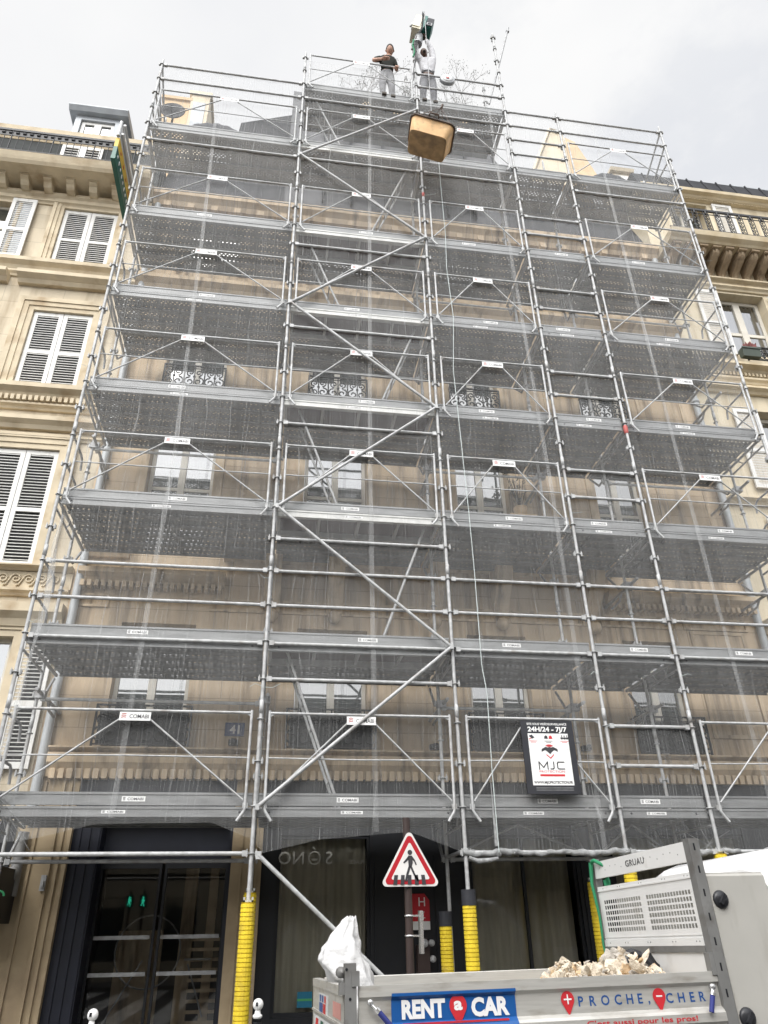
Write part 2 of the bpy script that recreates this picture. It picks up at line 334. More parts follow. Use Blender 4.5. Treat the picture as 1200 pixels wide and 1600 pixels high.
def deck_mat():
    """perforated steel plank: rows of punched holes, real see-through"""
    mt, n, l, b = principled('perforated_steel_plank'); o = n['Material Output']
    b.inputs['Metallic'].default_value = 0.3; b.inputs['Roughness'].default_value = 0.55
    ge = n.new('ShaderNodeNewGeometry'); sp = n.new('ShaderNodeSeparateXYZ'); l.new(ge.outputs['Position'], sp.inputs[0])
    def math_(op, a, bb=None, c=None):
        q = n.new('ShaderNodeMath'); q.operation = op
        for i, v in enumerate((a, bb, c)):
            if v is None: continue
            if isinstance(v, (int, float)): q.inputs[i].default_value = v
            else: l.new(v, q.inputs[i])
        return q.outputs[0]
    # plank pitch 0.31 m in y; holes in two bands of three rows on each plank, staggered
    u = math_('DIVIDE', sp.outputs[0], 0.075)
    yv = math_('DIVIDE', sp.outputs[1], 0.0388)
    row = math_('FLOOR', yv)
    st = math_('MULTIPLY', math_('MODULO', row, 2.0), 0.5)
    fu = math_('ABSOLUTE', math_('SUBTRACT', math_('FRACT', math_('ADD', u, st)), 0.5))
    fv = math_('ABSOLUTE', math_('SUBTRACT', math_('FRACT', yv), 0.5))
    hu = math_('LESS_THAN', fu, 0.17); hv = math_('LESS_THAN', fv, 0.21)
    pr = math_('MODULO', row, 8.0)
    r_ok = math_('MULTIPLY', math_('GREATER_THAN', pr, 0.5), math_('LESS_THAN', pr, 6.5))
    long_ = math_('FRACT', math_('DIVIDE', sp.outputs[0], 0.74)); l_ok = math_('GREATER_THAN', long_, 0.1)
    hole = math_('MULTIPLY', math_('MULTIPLY', hu, hv), math_('MULTIPLY', r_ok, l_ok))
    nz = n.new('ShaderNodeTexNoise'); nz.inputs['Scale'].default_value = 3; nz.inputs['Detail'].default_value = 5; l.new(ge.outputs['Position'], nz.inputs['Vector'])
    rp = n.new('ShaderNodeValToRGB'); rp.color_ramp.elements[0].color = (0.12,0.12,0.118,1); rp.color_ramp.elements[1].color = (0.24,0.24,0.235,1); l.new(nz.outputs['Fac'], rp.inputs[0])
    l.new(rp.outputs[0], b.inputs['Base Color'])
    tr = n.new('ShaderNodeBsdfTransparent'); mx = n.new('ShaderNodeMixShader')
    l.new(hole, mx.inputs[0]); l.new(b.outputs[0], mx.inputs[1]); l.new(tr.outputs[0], mx.inputs[2]); l.new(mx.outputs[0], o.inputs[0])
    return mt
M['deck'] = deck_mat()
M['ply'] = mat('purple_brown_plywood', (0.085,0.06,0.062), 0.6, var=0.2, scale=2, stretch=(0.6,4,1))
M['alu_d'] = mat('dull_aluminium', (0.4,0.4,0.4), 0.5, 0.2, 0.15, 6)
M['deck_flange'] = mat('dull_plank_flange', (0.2,0.2,0.195), 0.6, 0.3, 0.25, 8)

def net_mat(name, dens=1.0):
    """debris netting: fine pale weave, mostly see-through, with denser vertical threads"""
    mt, n, l, b = principled(name); o = n['Material Output']; n.remove(b)
    ge = n.new('ShaderNodeNewGeometry')
    def streak(sx, sz, lo, hi, amp):
        mp = n.new('ShaderNodeMapping'); mp.inputs['Scale'].default_value = (sx, 0.5, sz); l.new(ge.outputs['Position'], mp.inputs[0])
        nz = n.new('ShaderNodeTexNoise'); nz.inputs['Scale'].default_value = 1; nz.inputs['Detail'].default_value = 2; l.new(mp.outputs[0], nz.inputs['Vector'])
        mr = n.new('ShaderNodeMapRange'); mr.inputs['From Min'].default_value = lo; mr.inputs['From Max'].default_value = hi; mr.inputs['To Max'].default_value = amp*dens
        l.new(nz.outputs['Fac'], mr.inputs['Value']); return mr.outputs[0]
    def add(a, c):
        q = n.new('ShaderNodeMath'); q.operation = 'ADD'; q.use_clamp = True
        for i, v in enumerate((a, c)):
            if isinstance(v, float): q.inputs[i].default_value = v
            else: l.new(v, q.inputs[i])
        return q.outputs[0]
    a = add(streak(85, 0.16, 0.5, 0.8, 0.06), streak(27, 0.07, 0.62, 0.8, 0.1))
    a = add(a, streak(1.1, 0.5, 0.35, 0.7, 0.05))
    # drawn threads: thin evenly spaced vertical lines whose strength wanders
    def op(kind, p, q=None):
        h = n.new('ShaderNodeMath'); h.operation = kind
        for i, v in enumerate((p, q)):
            if v is None: continue
            if isinstance(v, (int, float)): h.inputs[i].default_value = v
            else: l.new(v, h.inputs[i])
        return h.outputs[0]
    sp = n.new('ShaderNodeSeparateXYZ'); l.new(ge.outputs['Position'], sp.inputs[0])
    w1 = n.new('ShaderNodeTexNoise'); w1.inputs['Scale'].default_value = 1; w1.inputs['Detail'].default_value = 2
    mpw = n.new('ShaderNodeMapping'); mpw.inputs['Scale'].default_value = (2.5, 1, 0.25); l.new(ge.outputs['Position'], mpw.inputs[0]); l.new(mpw.outputs[0], w1.inputs['Vector'])
    fx = op('FRACT', op('ADD', op('MULTIPLY', sp.outputs[0], 24.0), op('MULTIPLY', w1.outputs['Fac'], 9.0)))
    line = op('LESS_THAN', fx, 0.12)
    amp = n.new('ShaderNodeMapRange'); amp.inputs['From Min'].default_value = 0.35; amp.inputs['From Max'].default_value = 0.75; amp.inputs['To Min'].default_value = 0.02; amp.inputs['To Max'].default_value = 0.28
    w2 = n.new('ShaderNodeTexNoise'); w2.inputs['Scale'].default_value = 1; w2.inputs['Detail'].default_value = 3
    mp2 = n.new('ShaderNodeMapping'); mp2.inputs['Scale'].default_value = (11, 1, 0.22); l.new(ge.outputs['Position'], mp2.inputs[0]); l.new(mp2.outputs[0], w2.inputs['Vector']); l.new(w2.outputs['Fac'], amp.inputs['Value'])
    a = add(a, op('MULTIPLY', line, amp.outputs[0]))
    hz = n.new('ShaderNodeMapRange'); hz.inputs['From Min'].default_value = 3; hz.inputs['From Max'].default_value = 15; hz.inputs['To Min'].default_value = 0.075*dens; hz.inputs['To Max'].default_value = 0.14*dens  # net painted denser with height, standing in for brighter light up top
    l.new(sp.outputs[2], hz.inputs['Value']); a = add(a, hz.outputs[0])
    df = n.new('ShaderNodeBsdfDiffuse'); df.inputs[0].default_value = (0.72,0.73,0.73,1)
    tl = n.new('ShaderNodeBsdfTranslucent'); tl.inputs[0].default_value = (0.72,0.73,0.73,1)
    m1 = n.new('ShaderNodeMixShader'); m1.inputs[0].default_value = 0.3; l.new(df.outputs[0], m1.inputs[1]); l.new(tl.outputs[0], m1.inputs[2])
    tr = n.new('ShaderNodeBsdfTransparent'); mx = n.new('ShaderNodeMixShader')
    l.new(a, mx.inputs[0]); l.new(tr.outputs[0], mx.inputs[1]); l.new(m1.outputs[0], mx.inputs[2]); l.new(mx.outputs[0], o.inputs[0])
    return mt
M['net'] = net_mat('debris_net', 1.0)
M['net_roll'] = mat('bunched_net', (0.27, 0.275, 0.275), 0.85, var=0.3, scale=16, stretch=(1,1,1), bump=0.8, bscale=25)

EX, EY, EZ = Vector((1,0,0)), Vector((0,1,0)), Vector((0,0,1))
W = 1.95                                  # plane of the street facades

# ------------------------------------------------------------------ ground
g = MB(); g.box(-400, 400, -300, 300, -0.6, -0.12); s = g.build('street', M['asphalt']); s['kind'] = 'structure'
g = MB(); g.box(-60, 60, -1.75, 1.9, -0.3, 0.0); s = g.build('pavement', M['paving']); s['kind'] = 'structure'
g = MB(); g.box(-60, 60, -1.95, -1.75, -0.3, 0.004); s = g.build('kerb', M['kerb']); s['kind'] = 'structure'
g = MB(); g.box(-60, 60, -18.5, -15.5, -0.3, 0.0); s = g.build('pavement', M['paving']); s['kind'] = 'structure'
g = MB()
for k in range(7): g.box(-6.2 + k*1.0, -5.7 + k*1.0, -15.3, -2.1, -0.116, -0.114)
s = g.build('crossing_stripes', mat('worn_road_paint', (0.42,0.42,0.41), 0.8, var=0.3, scale=3)); s['kind'] = 'structure'

# ------------------------------------------------------------------ building helpers
def wall_grid(mb, x0, x1, z0, z1, y, ops, depth=0.28, mi=0, back=0.6):
    """front wall skin with openings (x0,x1,z0,z1) and their reveals; sides and top closed"""
    xs = sorted({x0, x1, *[o[0] for o in ops], *[o[1] for o in ops]}); zs = sorted({z0, z1, *[o[2] for o in ops], *[o[3] for o in ops]})
    for i in range(len(xs)-1):
        for j in range(len(zs)-1):
            cx, cz = (xs[i]+xs[i+1])/2, (zs[j]+zs[j+1])/2
            if any(o[0] < cx < o[1] and o[2] < cz < o[3] for o in ops): continue
            mb.quad((xs[i],y,zs[j]), (xs[i+1],y,zs[j]), (xs[i+1],y,zs[j+1]), (xs[i],y,zs[j+1]), mi)
    for a, b, c, d in ops:
        yb = y+depth
        mb.quad((a,y,c), (a,y,d), (a,yb,d), (a,yb,c), mi); mb.quad((b,y,c), (b,yb,c), (b,yb,d), (b,y,d), mi)
        mb.quad((a,y,d), (b,y,d), (b,yb,d), (a,yb,d), mi); mb.quad((a,y,c), (a,yb,c), (b,yb,c), (b,y,c), mi)
    yb = y+back
    mb.quad((x0,y,z0), (x0,y,z1), (x0,yb,z1), (x0,yb,z0), mi); mb.quad((x1,y,z0), (x1,yb,z0), (x1,yb,z1), (x1,y,z1), mi)
    mb.quad((x0,y,z1), (x1,y,z1), (x1,yb,z1), (x0,yb,z1), mi)

def window(parent, x0, x1, z0, z1, y, fm, gm, leaves=2, transoms=(0.62,), fw=0.06, curtain=None, deep=False):
    """casement: frame mesh, one pane part under it (all the panes of that window), optional curtain"""
    f = MB(); g = MB(); d = 0.05
    f.box(x0, x1, y, y+d, z1-fw, z1); f.box(x0, x1, y, y+d, z0, z0+fw)
    f.box(x0, x0+fw, y, y+d, z0+fw, z1-fw); f.box(x1-fw, x1, y, y+d, z0+fw, z1-fw)
    for k in range(1, leaves):
        c = x0 + (x1-x0)*k/leaves; f.box(c-fw*0.95, c+fw*0.95, y-0.012, y+d-0.003, z0+fw, z1-fw)
    for t in transoms:
        c = z0 + (z1-z0)*t; f.box(x0+fw, x1-fw, y+0.004, y+d-0.006, c-fw*0.5, c+fw*0.5)
    fo = f.build('window', fm, parent)
    g.quad((x0+fw*.5,y+.03,z0+fw*.5), (x1-fw*.5,y+.03,z0+fw*.5), (x1-fw*.5,y+.03,z1-fw*.5), (x0+fw*.5,y+.03,z1-fw*.5))
    g.build('pane', gm, fo)
    if curtain is not None:
        c = MB(); wavy(c, x0+fw, x1-fw, z0, z1, y+0.14, 0.03, 0.13); c.build('curtain', curtain, fo)
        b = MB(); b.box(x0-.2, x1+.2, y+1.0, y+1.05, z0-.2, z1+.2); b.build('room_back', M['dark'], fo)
    return fo

def wavy(mb, x0, x1, z0, z1, y, amp, lam, mi=0):
    n = max(8, int((x1-x0)/lam*8)); vs = []
    for i in range(n+1):
        x = x0+(x1-x0)*i/n; w = math.sin(i*2*PI/8 + 1.3*math.sin(i*0.21))*amp + 0.5*amp*math.sin(i*0.37)
        vs += [(x, y+w, z0), (x, y+w*0.7, z1)]
    mb.add(vs, [(2*i, 2*i+2, 2*i+3, 2*i+1) for i in range(n)], mi, True)

def shutter_leaf(mb, x0, x1, z0, z1, y, pitch=0.058, mids=(0.47,), mi=0, mb_back=1):
    fr = 0.075; t = 0.035
    mb.box(x0, x0+fr, y, y+t, z0, z1, mi); mb.box(x1-fr, x1, y, y+t, z0, z1, mi)
    cuts = [z0] + [z0+(z1-z0)*m_ for m_ in mids] + [z1]
    mb.box(x0+fr, x1-fr, y+.001, y+t, z0, z0+fr*1.2, mi); mb.box(x0+fr, x1-fr, y+.001, y+t, z1-fr*1.1, z1, mi)
    for m_ in mids:
        c = z0+(z1-z0)*m_; mb.box(x0+fr, x1-fr, y+.002, y+t, c-fr*.5, c+fr*.5, mi)
    mb.box(x0+fr*.5, x1-fr*.5, y+t+.012, y+t+.016, z0+.02, z1-.02, mb_back)
    z = z0+fr*1.2+pitch*.5
    while z < z1-fr*1.3:
        if all(abs(z-(z0+(z1-z0)*m_)) > fr*.62 for m_ in mids):
            mb.obox(((x0+x1)/2, y+t*.4, z), EX*((x1-x0)/2-fr), Vector((0,.0045,.001)), Vector((0,-.0008,.0064)), mi)
        z += pitch

def spiral(cx, cz, y, r0, r1, a0, turns, n=16):
    return [(cx+(r0+(r1-r0)*i/n)*math.cos(a0+turns*2*PI*i/n), y, cz+(r0+(r1-r0)*i/n)*math.sin(a0+turns*2*PI*i/n)) for i in range(n+1)]

def scroll_rail(mb, x0, x1, z0, z1, y, unit=0.28, r=0.009, n=5):
    """wrought-iron guard: rails and mirrored C scrolls"""
    h = z1-z0
    mb.box(x0, x1, y-.018, y+.018, z1-.022, z1); mb.box(x0, x1, y-.012, y+.012, z0, z0+.018); mb.box(x0, x1, y-.01, y+.01, z1-.125*h-.01, z1-.125*h)
    k = max(1, round((x1-x0)/unit)); u = (x1-x0)/k; hh = h*.86; zc = z0+hh*.5
    for i in range(k):
        c = x0+u*(i+.5)
        for s_ in (-1, 1):
            p = spiral(c+s_*u*.23, z0+hh*.3, y, hh*.26*.9, .02, PI/2 if s_ > 0 else PI/2, 1.3*(-s_))
            mb.tube(p, r, n, cap=False)
            p = spiral(c+s_*u*.2, z0+hh*.76, y, hh*.19*.9, .015, -PI/2, 1.2*s_)
            mb.tube(p, r, n, cap=False)
        mb.tube([(c, y, z0), (c, y, z1)], r*.9, n)
        mb.ball((c, y, zc+hh*.06), .028, n=8)
        if i: mb.tube([(x0+u*i, y, z0), (x0+u*i, y, z1)], r, n)
    for x in (x0, x1): mb.box(x-.014, x+.014, y-.014, y+.014, z0-.03, z1)
    for x in (x0, x1): mb.tube([(x, y, z1-.02), (x, W, z1-.02)], .012, 6)

def cornice(parent, name, pr, x0, x1, m_, dent=None):
    mb = MB(); mb.prof(pr, x0, x1)
    if dent:
        pitch, w, y0, y1, z0, z1 = dent; x = x0+pitch*.5
        while x < x1-w:
            mb.box(x, x+w, y0, y1, z0, z1); x += pitch
    return mb.build(name, m_, parent)
def band(z0, z1, p, y=W):            # plain projecting band profile
    return [(y+.05, z0), (y-p*.35, z0), (y-p*.55, z0+(z1-z0)*.3), (y-p, z0+(z1-z0)*.55), (y-p, z1-.015), (y+.05, z1)]

# ================================================================== the hotel behind the scaffold
HX0, HX1 = -3.1, 8.6
hotel = thing('hotel_building', 'grimy stone hotel facade wrapped behind the steel scaffolding, numbered forty one', 'building', ((HX0+HX1)/2, W, 0))
cols = [(-2.25,-1.13), (.45,1.57), (3.22,4.22), (5.93,6.9)]
ops = []
rows = [(3.8,5.75), (7.05,9.32), (10.3,12.25), (13.45,15.0)]
for a, b in cols:
    for c, d in rows: ops.append((a,b,c,d))
DOOR = (-2.42,-.3,0,3.2)
wm = MB(); wall_grid(wm, HX0, HX1, 3.46, 15.5, W, ops); wm.build('wall', M['stone_h'], hotel)
for i, (a, b) in enumerate(cols):
    for j, (c, d) in enumerate(rows):
        window(hotel, a+.01, b-.01, c+.01, d-.01, W+.17, M['wframe'], M['glass'], 2, (0.55,) if j == 1 else (0.7,))
        # moulded stone surround
        mb = MB(); e = .16
        if j != 0:
            mb.box(a-e, a-.002, W-.045, W+.02, c-.02, d+e); mb.box(b+.002, b+e, W-.045, W+.02, c-.02, d+e); mb.box(a-.002, b+.002, W-.045, W+.02, d+.002, d+e-.002)
            mb.box(a-e-.04, b+e+.04, W-.075, W+.02, d+e+.002, d+e+.07)
            mb.build('window_surround', M['stone_trim'], hotel)
# recessed blind panels between windows
for x0, x1, z0, z1 in [(7.25,8.15,7.2,9.3),(7.25,8.15,10.4,12.2),(7.25,8.15,4.2,5.9)]:
    mb = MB()
    mb.box(x0, x1, W-.012, W+.01, z0, z1, 1)
    for q in ((x0-.06,x0,z0-.06,z1+.06),(x1,x1+.06,z0-.06,z1+.06)): mb.box(q[0],q[1],W-.03,W+.01,q[2],q[3])
    mb.box(x0,x1,W-.031,W+.01,z0-.06,z0); mb.box(x0,x1,W-.031,W+.01,z1,z1+.06)
    mb.build('blind_panel', [M['stone_trim'], M['stone_h']], hotel)
# raised panels of the entresol
for x0, x1 in [(-2.95,-2.5),(-.95,-.05),(.2,1.0),(1.15,2.6),(2.8,3.8),(4.0,5.3),(5.6,6.9),(7.1,8.3)]:
    mb = MB()
    for z0, z1 in [(5.98,6.2)]:
        mb.box(x0,x1,W-.03,W+.01,z0,z0+.035); mb.box(x0,x1,W-.03,W+.01,z1-.035,z1); mb.box(x0,x0+.035,W-.029,W+.01,z0+.035,z1-.035); mb.box(x1-.035,x1,W-.029,W+.01,z0+.035,z1-.035)
    mb.build('raised_panel', M['stone_trim'], hotel)
# string courses
cornice(hotel, 'string_course', band(3.46, 3.78, .16), HX0+.2, HX1, M['stone_trim'], (.115,.075,W-.12,W+.02,3.43,3.56))
cornice(hotel, 'sill_course', band(3.781, 3.86, .2), HX0+.2, HX1, M['stone_trim'])
cornice(hotel, 'dentil_cornice', band(6.38, 6.6, .2), HX0+.1, -.75, M['stone_trim'], (.105,.06,W-.16,W+.02,6.28,6.379))
cornice(hotel, 'dentil_cornice', band(6.38, 6.6, .2), 5.75, HX1-.1, M['stone_trim'], (.105,.06,W-.16,W+.02,6.28,6.379))
cornice(hotel, 'pediment_block', band(6.82, 7.02, .22), -3.0, -2.3, M['stone_trim'])
cornice(hotel, 'string_course', band(12.82, 13.08, .26), HX0, HX1, M['stone_trim'])
cornice(hotel, 'string_course', band(9.75, 9.9, .1), HX0, HX1, M['stone_trim'])
cornice(hotel, 'roof_cornice', band(15.35, 15.72, .22), HX0, HX1, M['stone_h'], (.5,.14,W-.16,W+.02,15.25,15.38))
# long stone balcony on consoles
mb = MB(); mb.prof([(W+.05,6.86),(W-.5,6.9),(W-.62,6.95),(W-.62,7.03),(W+.05,7.03)], -.8, 5.9); mb.build('balcony_slab', M['stone_trim'], hotel)
for x in (.02, 1.03, 2.69, 3.83, 5.45):
    mb = MB(); pr = []
    for i in range(13):
        t = i/12; z = 6.86-.85*t; pr.append((W-.5*(1-t)**.8-.06*math.sin(t*PI*2)-.03, z))
    pr = [(W+.05,6.86)] + pr + [(W+.05,6.0)]
    mb.prof(pr, x-.13, x+.13); mb.prof([(y_-.025 if y_ < W else y_, z_) for y_, z_ in pr], x-.05, x+.05)
    mb.ball((x, W-.08, 5.93), .11, n=10); mb.build('console', M['stone_trim'], hotel)
mb = MB(); scroll_rail(mb, -.76, 5.86, 7.03, 7.43, W-.58, .42, .012); mb.build('balcony_railing', M['iron'], hotel)
# window guards
for a, b in cols:
    mb = MB(); scroll_rail(mb, a, b, 10.36, 10.88, W-.1, .37, .014); mb.build('window_guard', M['iron'], hotel)
    mb = MB(); scroll_rail(mb, a-.1, b+.1, 3.87, 4.44, W-.16, .3, .014)
    mb.box(a-.06, b+.06, W-.13, W-.122, 3.9, 4.36)
    mb.build('window_guard', M['iron'], hotel)
# ground floor: stone piers, black shopfronts
g = MB()
def pier(x0, x1):
    g.box(x0, x1, W-.02, W+.6, 0, 3.459)
    w = x1-x0
    if w > .3:
        g.box(x0+w*.30, x0+w*.36, W-.05, W-.019, 0, 3.4); g.box(x0+w*.66, x0+w*.72, W-.06, W-.019, 0, 3.4); g.box(x0+w*.8, x0+w*.86, W-.05, W-.019, 0, 3.4)
        g.box(x1-.05, x1-.001, W-.045, W-.019, 0, 3.4)
pier(-3.1, -2.42); g.build('stone_pier', M['stone_g'], hotel); g = MB(); pier(-.3, .11); g.build('stone_pier', M['stone_g'], hotel)
mb = MB(); mb.box(-2.42,-.3, W-.005, W+.5, 2.98, 3.459)            # lintel over the door recess
mb.box(-2.42,-2.05, W+.05, W+.5, 0, 2.98); mb.box(-.345,-.3, W+.02, W+.5, 0, 2.98); mb.box(-2.05,-.345, W+.36, W+.5, 2.42, 2.98)
for x in (-2.36,-2.24,-2.12): mb.box(x, x+.05, W+.03, W+.051, 0, 2.95)
mb.build('door_casing', M['navy'], hotel)
mb = MB(); y = W+.38
for x0, x1 in ((-2.05,-1.24),(-1.2,-.345)):
    mb.box(x0,x0+.035,y,y+.05,.02,2.41); mb.box(x1-.035,x1,y,y+.05,.02,2.41); mb.box(x0+.035,x1-.035,y,y+.05,2.34,2.41); mb.box(x0+.035,x1-.035,y,y+.05,.02,.12)
    dr = mb.build('door', M['black'], hotel); mb = MB()
    gl = MB(); gl.quad((x0+.03,y+.025,.1),(x1-.03,y+.025,.1),(x1-.03,y+.025,2.36),(x0+.03,y+.025,2.36)); gl.build('pane', M['glass_door'], dr)
    h = MB()
    h.box(x0+.05, x1-.05, y-.05, y-.03, 1.5, 1.545); h.box(x0+.05, x1-.05, y-.05, y-.03, 1.09, 1.135)
    for xx in (x0+.1, x1-.1):
        h.tube([(xx,y-.04,1.52),(xx,y+.01,1.52)], .01, 6); h.tube([(xx,y-.04,1.11),(xx,y+.01,1.11)], .01, 6)
    h.build('push_bar', M['galv_old'], dr)
# hall behind the door: pale column, stair stringer, floor-standing easel
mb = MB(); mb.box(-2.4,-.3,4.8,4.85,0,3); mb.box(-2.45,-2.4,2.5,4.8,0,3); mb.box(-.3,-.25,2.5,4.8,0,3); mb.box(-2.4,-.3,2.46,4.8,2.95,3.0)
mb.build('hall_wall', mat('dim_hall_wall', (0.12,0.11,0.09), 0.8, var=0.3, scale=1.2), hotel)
mb = MB(); mb.lathe((-1.35,2.75,1.35),[(.42,-.01),(.44,-.01),(.44,.01),(.42,.01),(.42,-.01)],32,axis='y'); mb.tube([(-1.9,2.7,.4),(-1.4,2.7,1.25)],.012,5); mb.tube([(-.8,2.7,1.2),(-.55,2.7,.6)],.012,5); mb.tube([(-.85,2.7,1.25),(-.5,2.7,1.25)],.014,5); mb.build('hall_ring', M['galv_old'], hotel)
mb = MB(); mb.box(-1.0,-.82,3.3,3.45,0,2.9); mb.box(-.62,-.5,3.0,3.1,0,2.9); mb.box(-1.95,-1.3,3.9,3.95,0,1.6)
for k in range(9): mb.box(-.8,-.3,2.9,2.92,.5+k*.12,.54+k*.12)
mb.build('hall_joinery', M['stone_trim'], hotel)
# shopfronts
SF = [(.33,1.6),(3.02,4.6),(5.15,7.3)]
mb = MB(); xs = [.11] + [v for s_ in SF for v in s_] + [HX1]
for i in range(0, len(xs), 2):
    mb.box(xs[i], xs[i+1], W+.02, W+.5, 0, 3.25)
    k = xs[i]+.06
    while k < xs[i+1]-.05: mb.box(k, k+.03, W-.0, W+.021, .3, 2.5); k += .12 if xs[i+1]-xs[i] < .5 else .42
for a, b in SF: mb.box(a, b, W+.03, W+.5, 0, .62); mb.box(a, b, W+.03, W+.5, 2.72, 3.25)
mb.box(.11, HX1, W-.04, W+.45, 3.251, 3.459)
mb.build('shopfront_panelling', M['black'], hotel)
for k, (a, b) in enumerate(SF):
    f = MB(); y = W+.06
    for x0, x1 in ((a,a+.04),(b-.04,b)): f.box(x0,x1,y,y+.06,.62,2.72)
    f.box(a+.04,b-.04,y,y+.06,2.68,2.72); f.box(a+.04,b-.04,y,y+.06,.62,.67)
    if b-a > 1.4: f.box((a+b)/2-.02,(a+b)/2+.02,y,y+.06,.67,2.68)
    sw = f.build('shop_window', M['black'], hotel)
    q = MB(); q.quad((a+.03,y+.03,.65),(b-.03,y+.03,.65),(b-.03,y+.03,2.7),(a+.03,y+.03,2.7)); q.build('pane', M['glass_shop'], sw)
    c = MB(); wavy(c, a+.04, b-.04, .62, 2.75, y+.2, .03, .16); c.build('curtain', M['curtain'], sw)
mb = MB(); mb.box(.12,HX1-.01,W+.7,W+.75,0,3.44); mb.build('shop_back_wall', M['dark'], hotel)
# reflected street sign, put as solid reversed letters on the first shop pane
mb = MB(); y = W+.058
mb.text("S", (1.03,y,2.36), -EX, EZ, .155); mb.text("N", (.61,y,2.36), -EX, EZ, .155); mb.text("O", (.42,y,2.36), -EX, EZ, .155)
mb.lathe((.83,y,2.437), [(.086,0),(.086,-.004),(.072,-.004),(.072,0)], 24, axis='y')
mb.poly([(-.045,-.01),(.045,-.01),(.03,-.035),(-.03,-.035)], (.83,y,2.437), EX, EZ, EY, -.003, 0)
mb.tube([(.84,y,2.54),(.8,y,2.575)], .005, 4)
mb.text("PLACE", (1.42,y,2.36), -EX, EZ, .05)
mb.build('reflected_lettering', mat('reflected_letter_tone', (0.5,0.49,0.45), 0.7), hotel)
mb = MB(); mb.box(.66,.85,y-.004,y,.72,.89); mb.box(.66,.85,y-.006,y-.0041,.79,.815,1); mb.build('window_sticker', [M['teal'], M['tealgreen']], hotel)
# small wall lamp on the left pier
mb = MB(); mb.box(-2.68,-2.62,W-.1,W-.02,2.06,2.24); mb.box(-2.665,-2.635,W-.13,W-.1,2.1,2.18); mb.build('wall_lamp', M['galv_old'], hotel)
# number plate 41
mb = MB(); mb.box(-.54,-.26,W-.035,W-.012,4.05,4.24); mb.text("41", (-.4,W-.037,4.085), EX, EZ, .12, 1, bold=.03)
mb.build('number_plaque', [M['plaqueblue'], M['signwhite']], hotel)
for x, z in ((-.4,3.95),(2.58,3.93),(4.98,3.95)):
    mb = MB(); mb.box(x-.07,x+.07,W-.1,W,z-.035,z+.035); mb.lathe((x,W-.16,z-.02),[(.0,-.03),(.04,-.03),(.04,.05),(0,.05)],10); mb.build('floodlight', M['black'], hotel)
# star plaque
mb = MB(); mb.poly([(-.125,-.22),(.125,-.22),(.125,.13),(.06,.21),(-.125,.21)], (2.28,W-.02,1.77), EX, EZ, EY, -.012, .0, 0)
mb.box(2.156,2.404,W-.036,W-.0325,1.55,1.65,1)
mb.text("H", (2.3,W-.034,1.83), EX, EZ, .105, 1); mb.text("* *", (2.3,W-.034,1.73), EX, EZ, .04, 1)
mb.box(2.26,2.34,W-.0345,W-.033,1.685,1.695,1)
mb.build('star_plaque', [M['signred'], M['signwhite']], hotel)
# brown metal box with silver caps
mb = MB(); mb.box(2.2,2.36,W-.16,W,1.0,1.38); mb.box(2.23,2.33,W-.18,W-.16,1.38,1.46); mb.build('brown_box', M['polebrown'], hotel)
mb = MB(); mb.lathe((2.28,W-.19,1.4),[(0,-.05),(.05,-.05),(.05,.02),(.035,.03),(0,.03)],12,axis='y'); mb.lathe((2.39,W-.13,1.4),[(0,-.04),(.04,-.04),(.04,.03),(0,.03)],12,axis='y'); mb.lathe((2.4,W-.13,1.22),[(0,-.04),(.04,-.04),(.04,.03),(0,.03)],12,axis='y')
mb.build('silver_cap', M['galv'], hotel)
# roofs: low zinc roof, raised central mansard with dormers, chimney stacks
mb = MB(); mb.prof([(W+.1,15.76),(W+.1,15.9),(W+1.0,18.4),(6.5,19.4),(10,17),(10,15.76)], HX0, HX1); mb.build('roof', M['zinc_d'], hotel)
mb = MB()
pr = [(-1.75,18.2),(5.9,18.4),(4.8,20.6),(4.75,22.0),(0,22.1),(-.05,20.7),(-1.6,19.95)]
mb.poly(pr, (0,2.75,0), EX, EZ, EY, 0, 3.2); mb.build('central_mansard', M['zinc_d'], hotel)
mb = MB(); mb.quad((-.3,2.0,15.9),(5.0,2.0,15.9),(5.0,2.7,21.6),(-.3,2.7,21.6)); mb.quad((-.3,2.0,15.9),(-.3,2.7,21.6),(-.3,3.2,21.6),(-.3,3.2,15.9)); mb.quad((5,2.0,15.9),(5,3.2,15.9),(5,3.2,21.6),(5,2.7,21.6)); mb.quad((-.3,2.7,21.6),(5,2.7,21.6),(5,3.2,21.6),(-.3,3.2,21.6))
mb.build('slate_slope', M['slate'], hotel)
for x in (.62, 2.1, 3.6):
    for z0 in (16.2, 18.6):
        mb = MB(); y = 1.93 + (z0-15.9)*.12
        mb.box(x-.06,x,y-.02,y+.6,z0,z0+1.7); mb.box(x+.6,x+.66,y-.02,y+.6,z0,z0+1.7); mb.box(x-.1,x+.7,y-.06,y+.6,z0+1.7,z0+1.78); mb.box(x,x+.6,y+.08,y+.1,z0,z0+1.7,1)
        mb.build('dormer', [M['zinc_d'], M['black']], hotel)
def stack(x0, x1, y0, y1, z0, z1, lean=0, m1='chim', pots=3):
    mb = MB()
    v = [(x0-lean,y0,z0),(x1+lean,y0,z0),(x1+lean,y1,z0),(x0-lean,y1,z0),(x0,y0,z1),(x1,y0,z1),(x1,y1,z1),(x0,y1,z1)]
    mb.add(v, [(0,1,5,4),(1,2,6,5),(2,3,7,6),(3,0,4,7),(4,5,6,7)])
    mb.box(x0-.06,x1+.06,y0-.06,y1+.06,z1,z1+.12)
    ch = mb.build('chimney', M[m1], hotel)
    for k in range(pots):
        q = MB(); q.lathe((x0+(x1-x0)*(k+.5)/pots,(y0+y1)/2+.3,z1+.12),[(.11,0),(.09,.3),(.1,.32),(.07,.32)],10); q.build('chimney_pot', M['chim2'], ch)
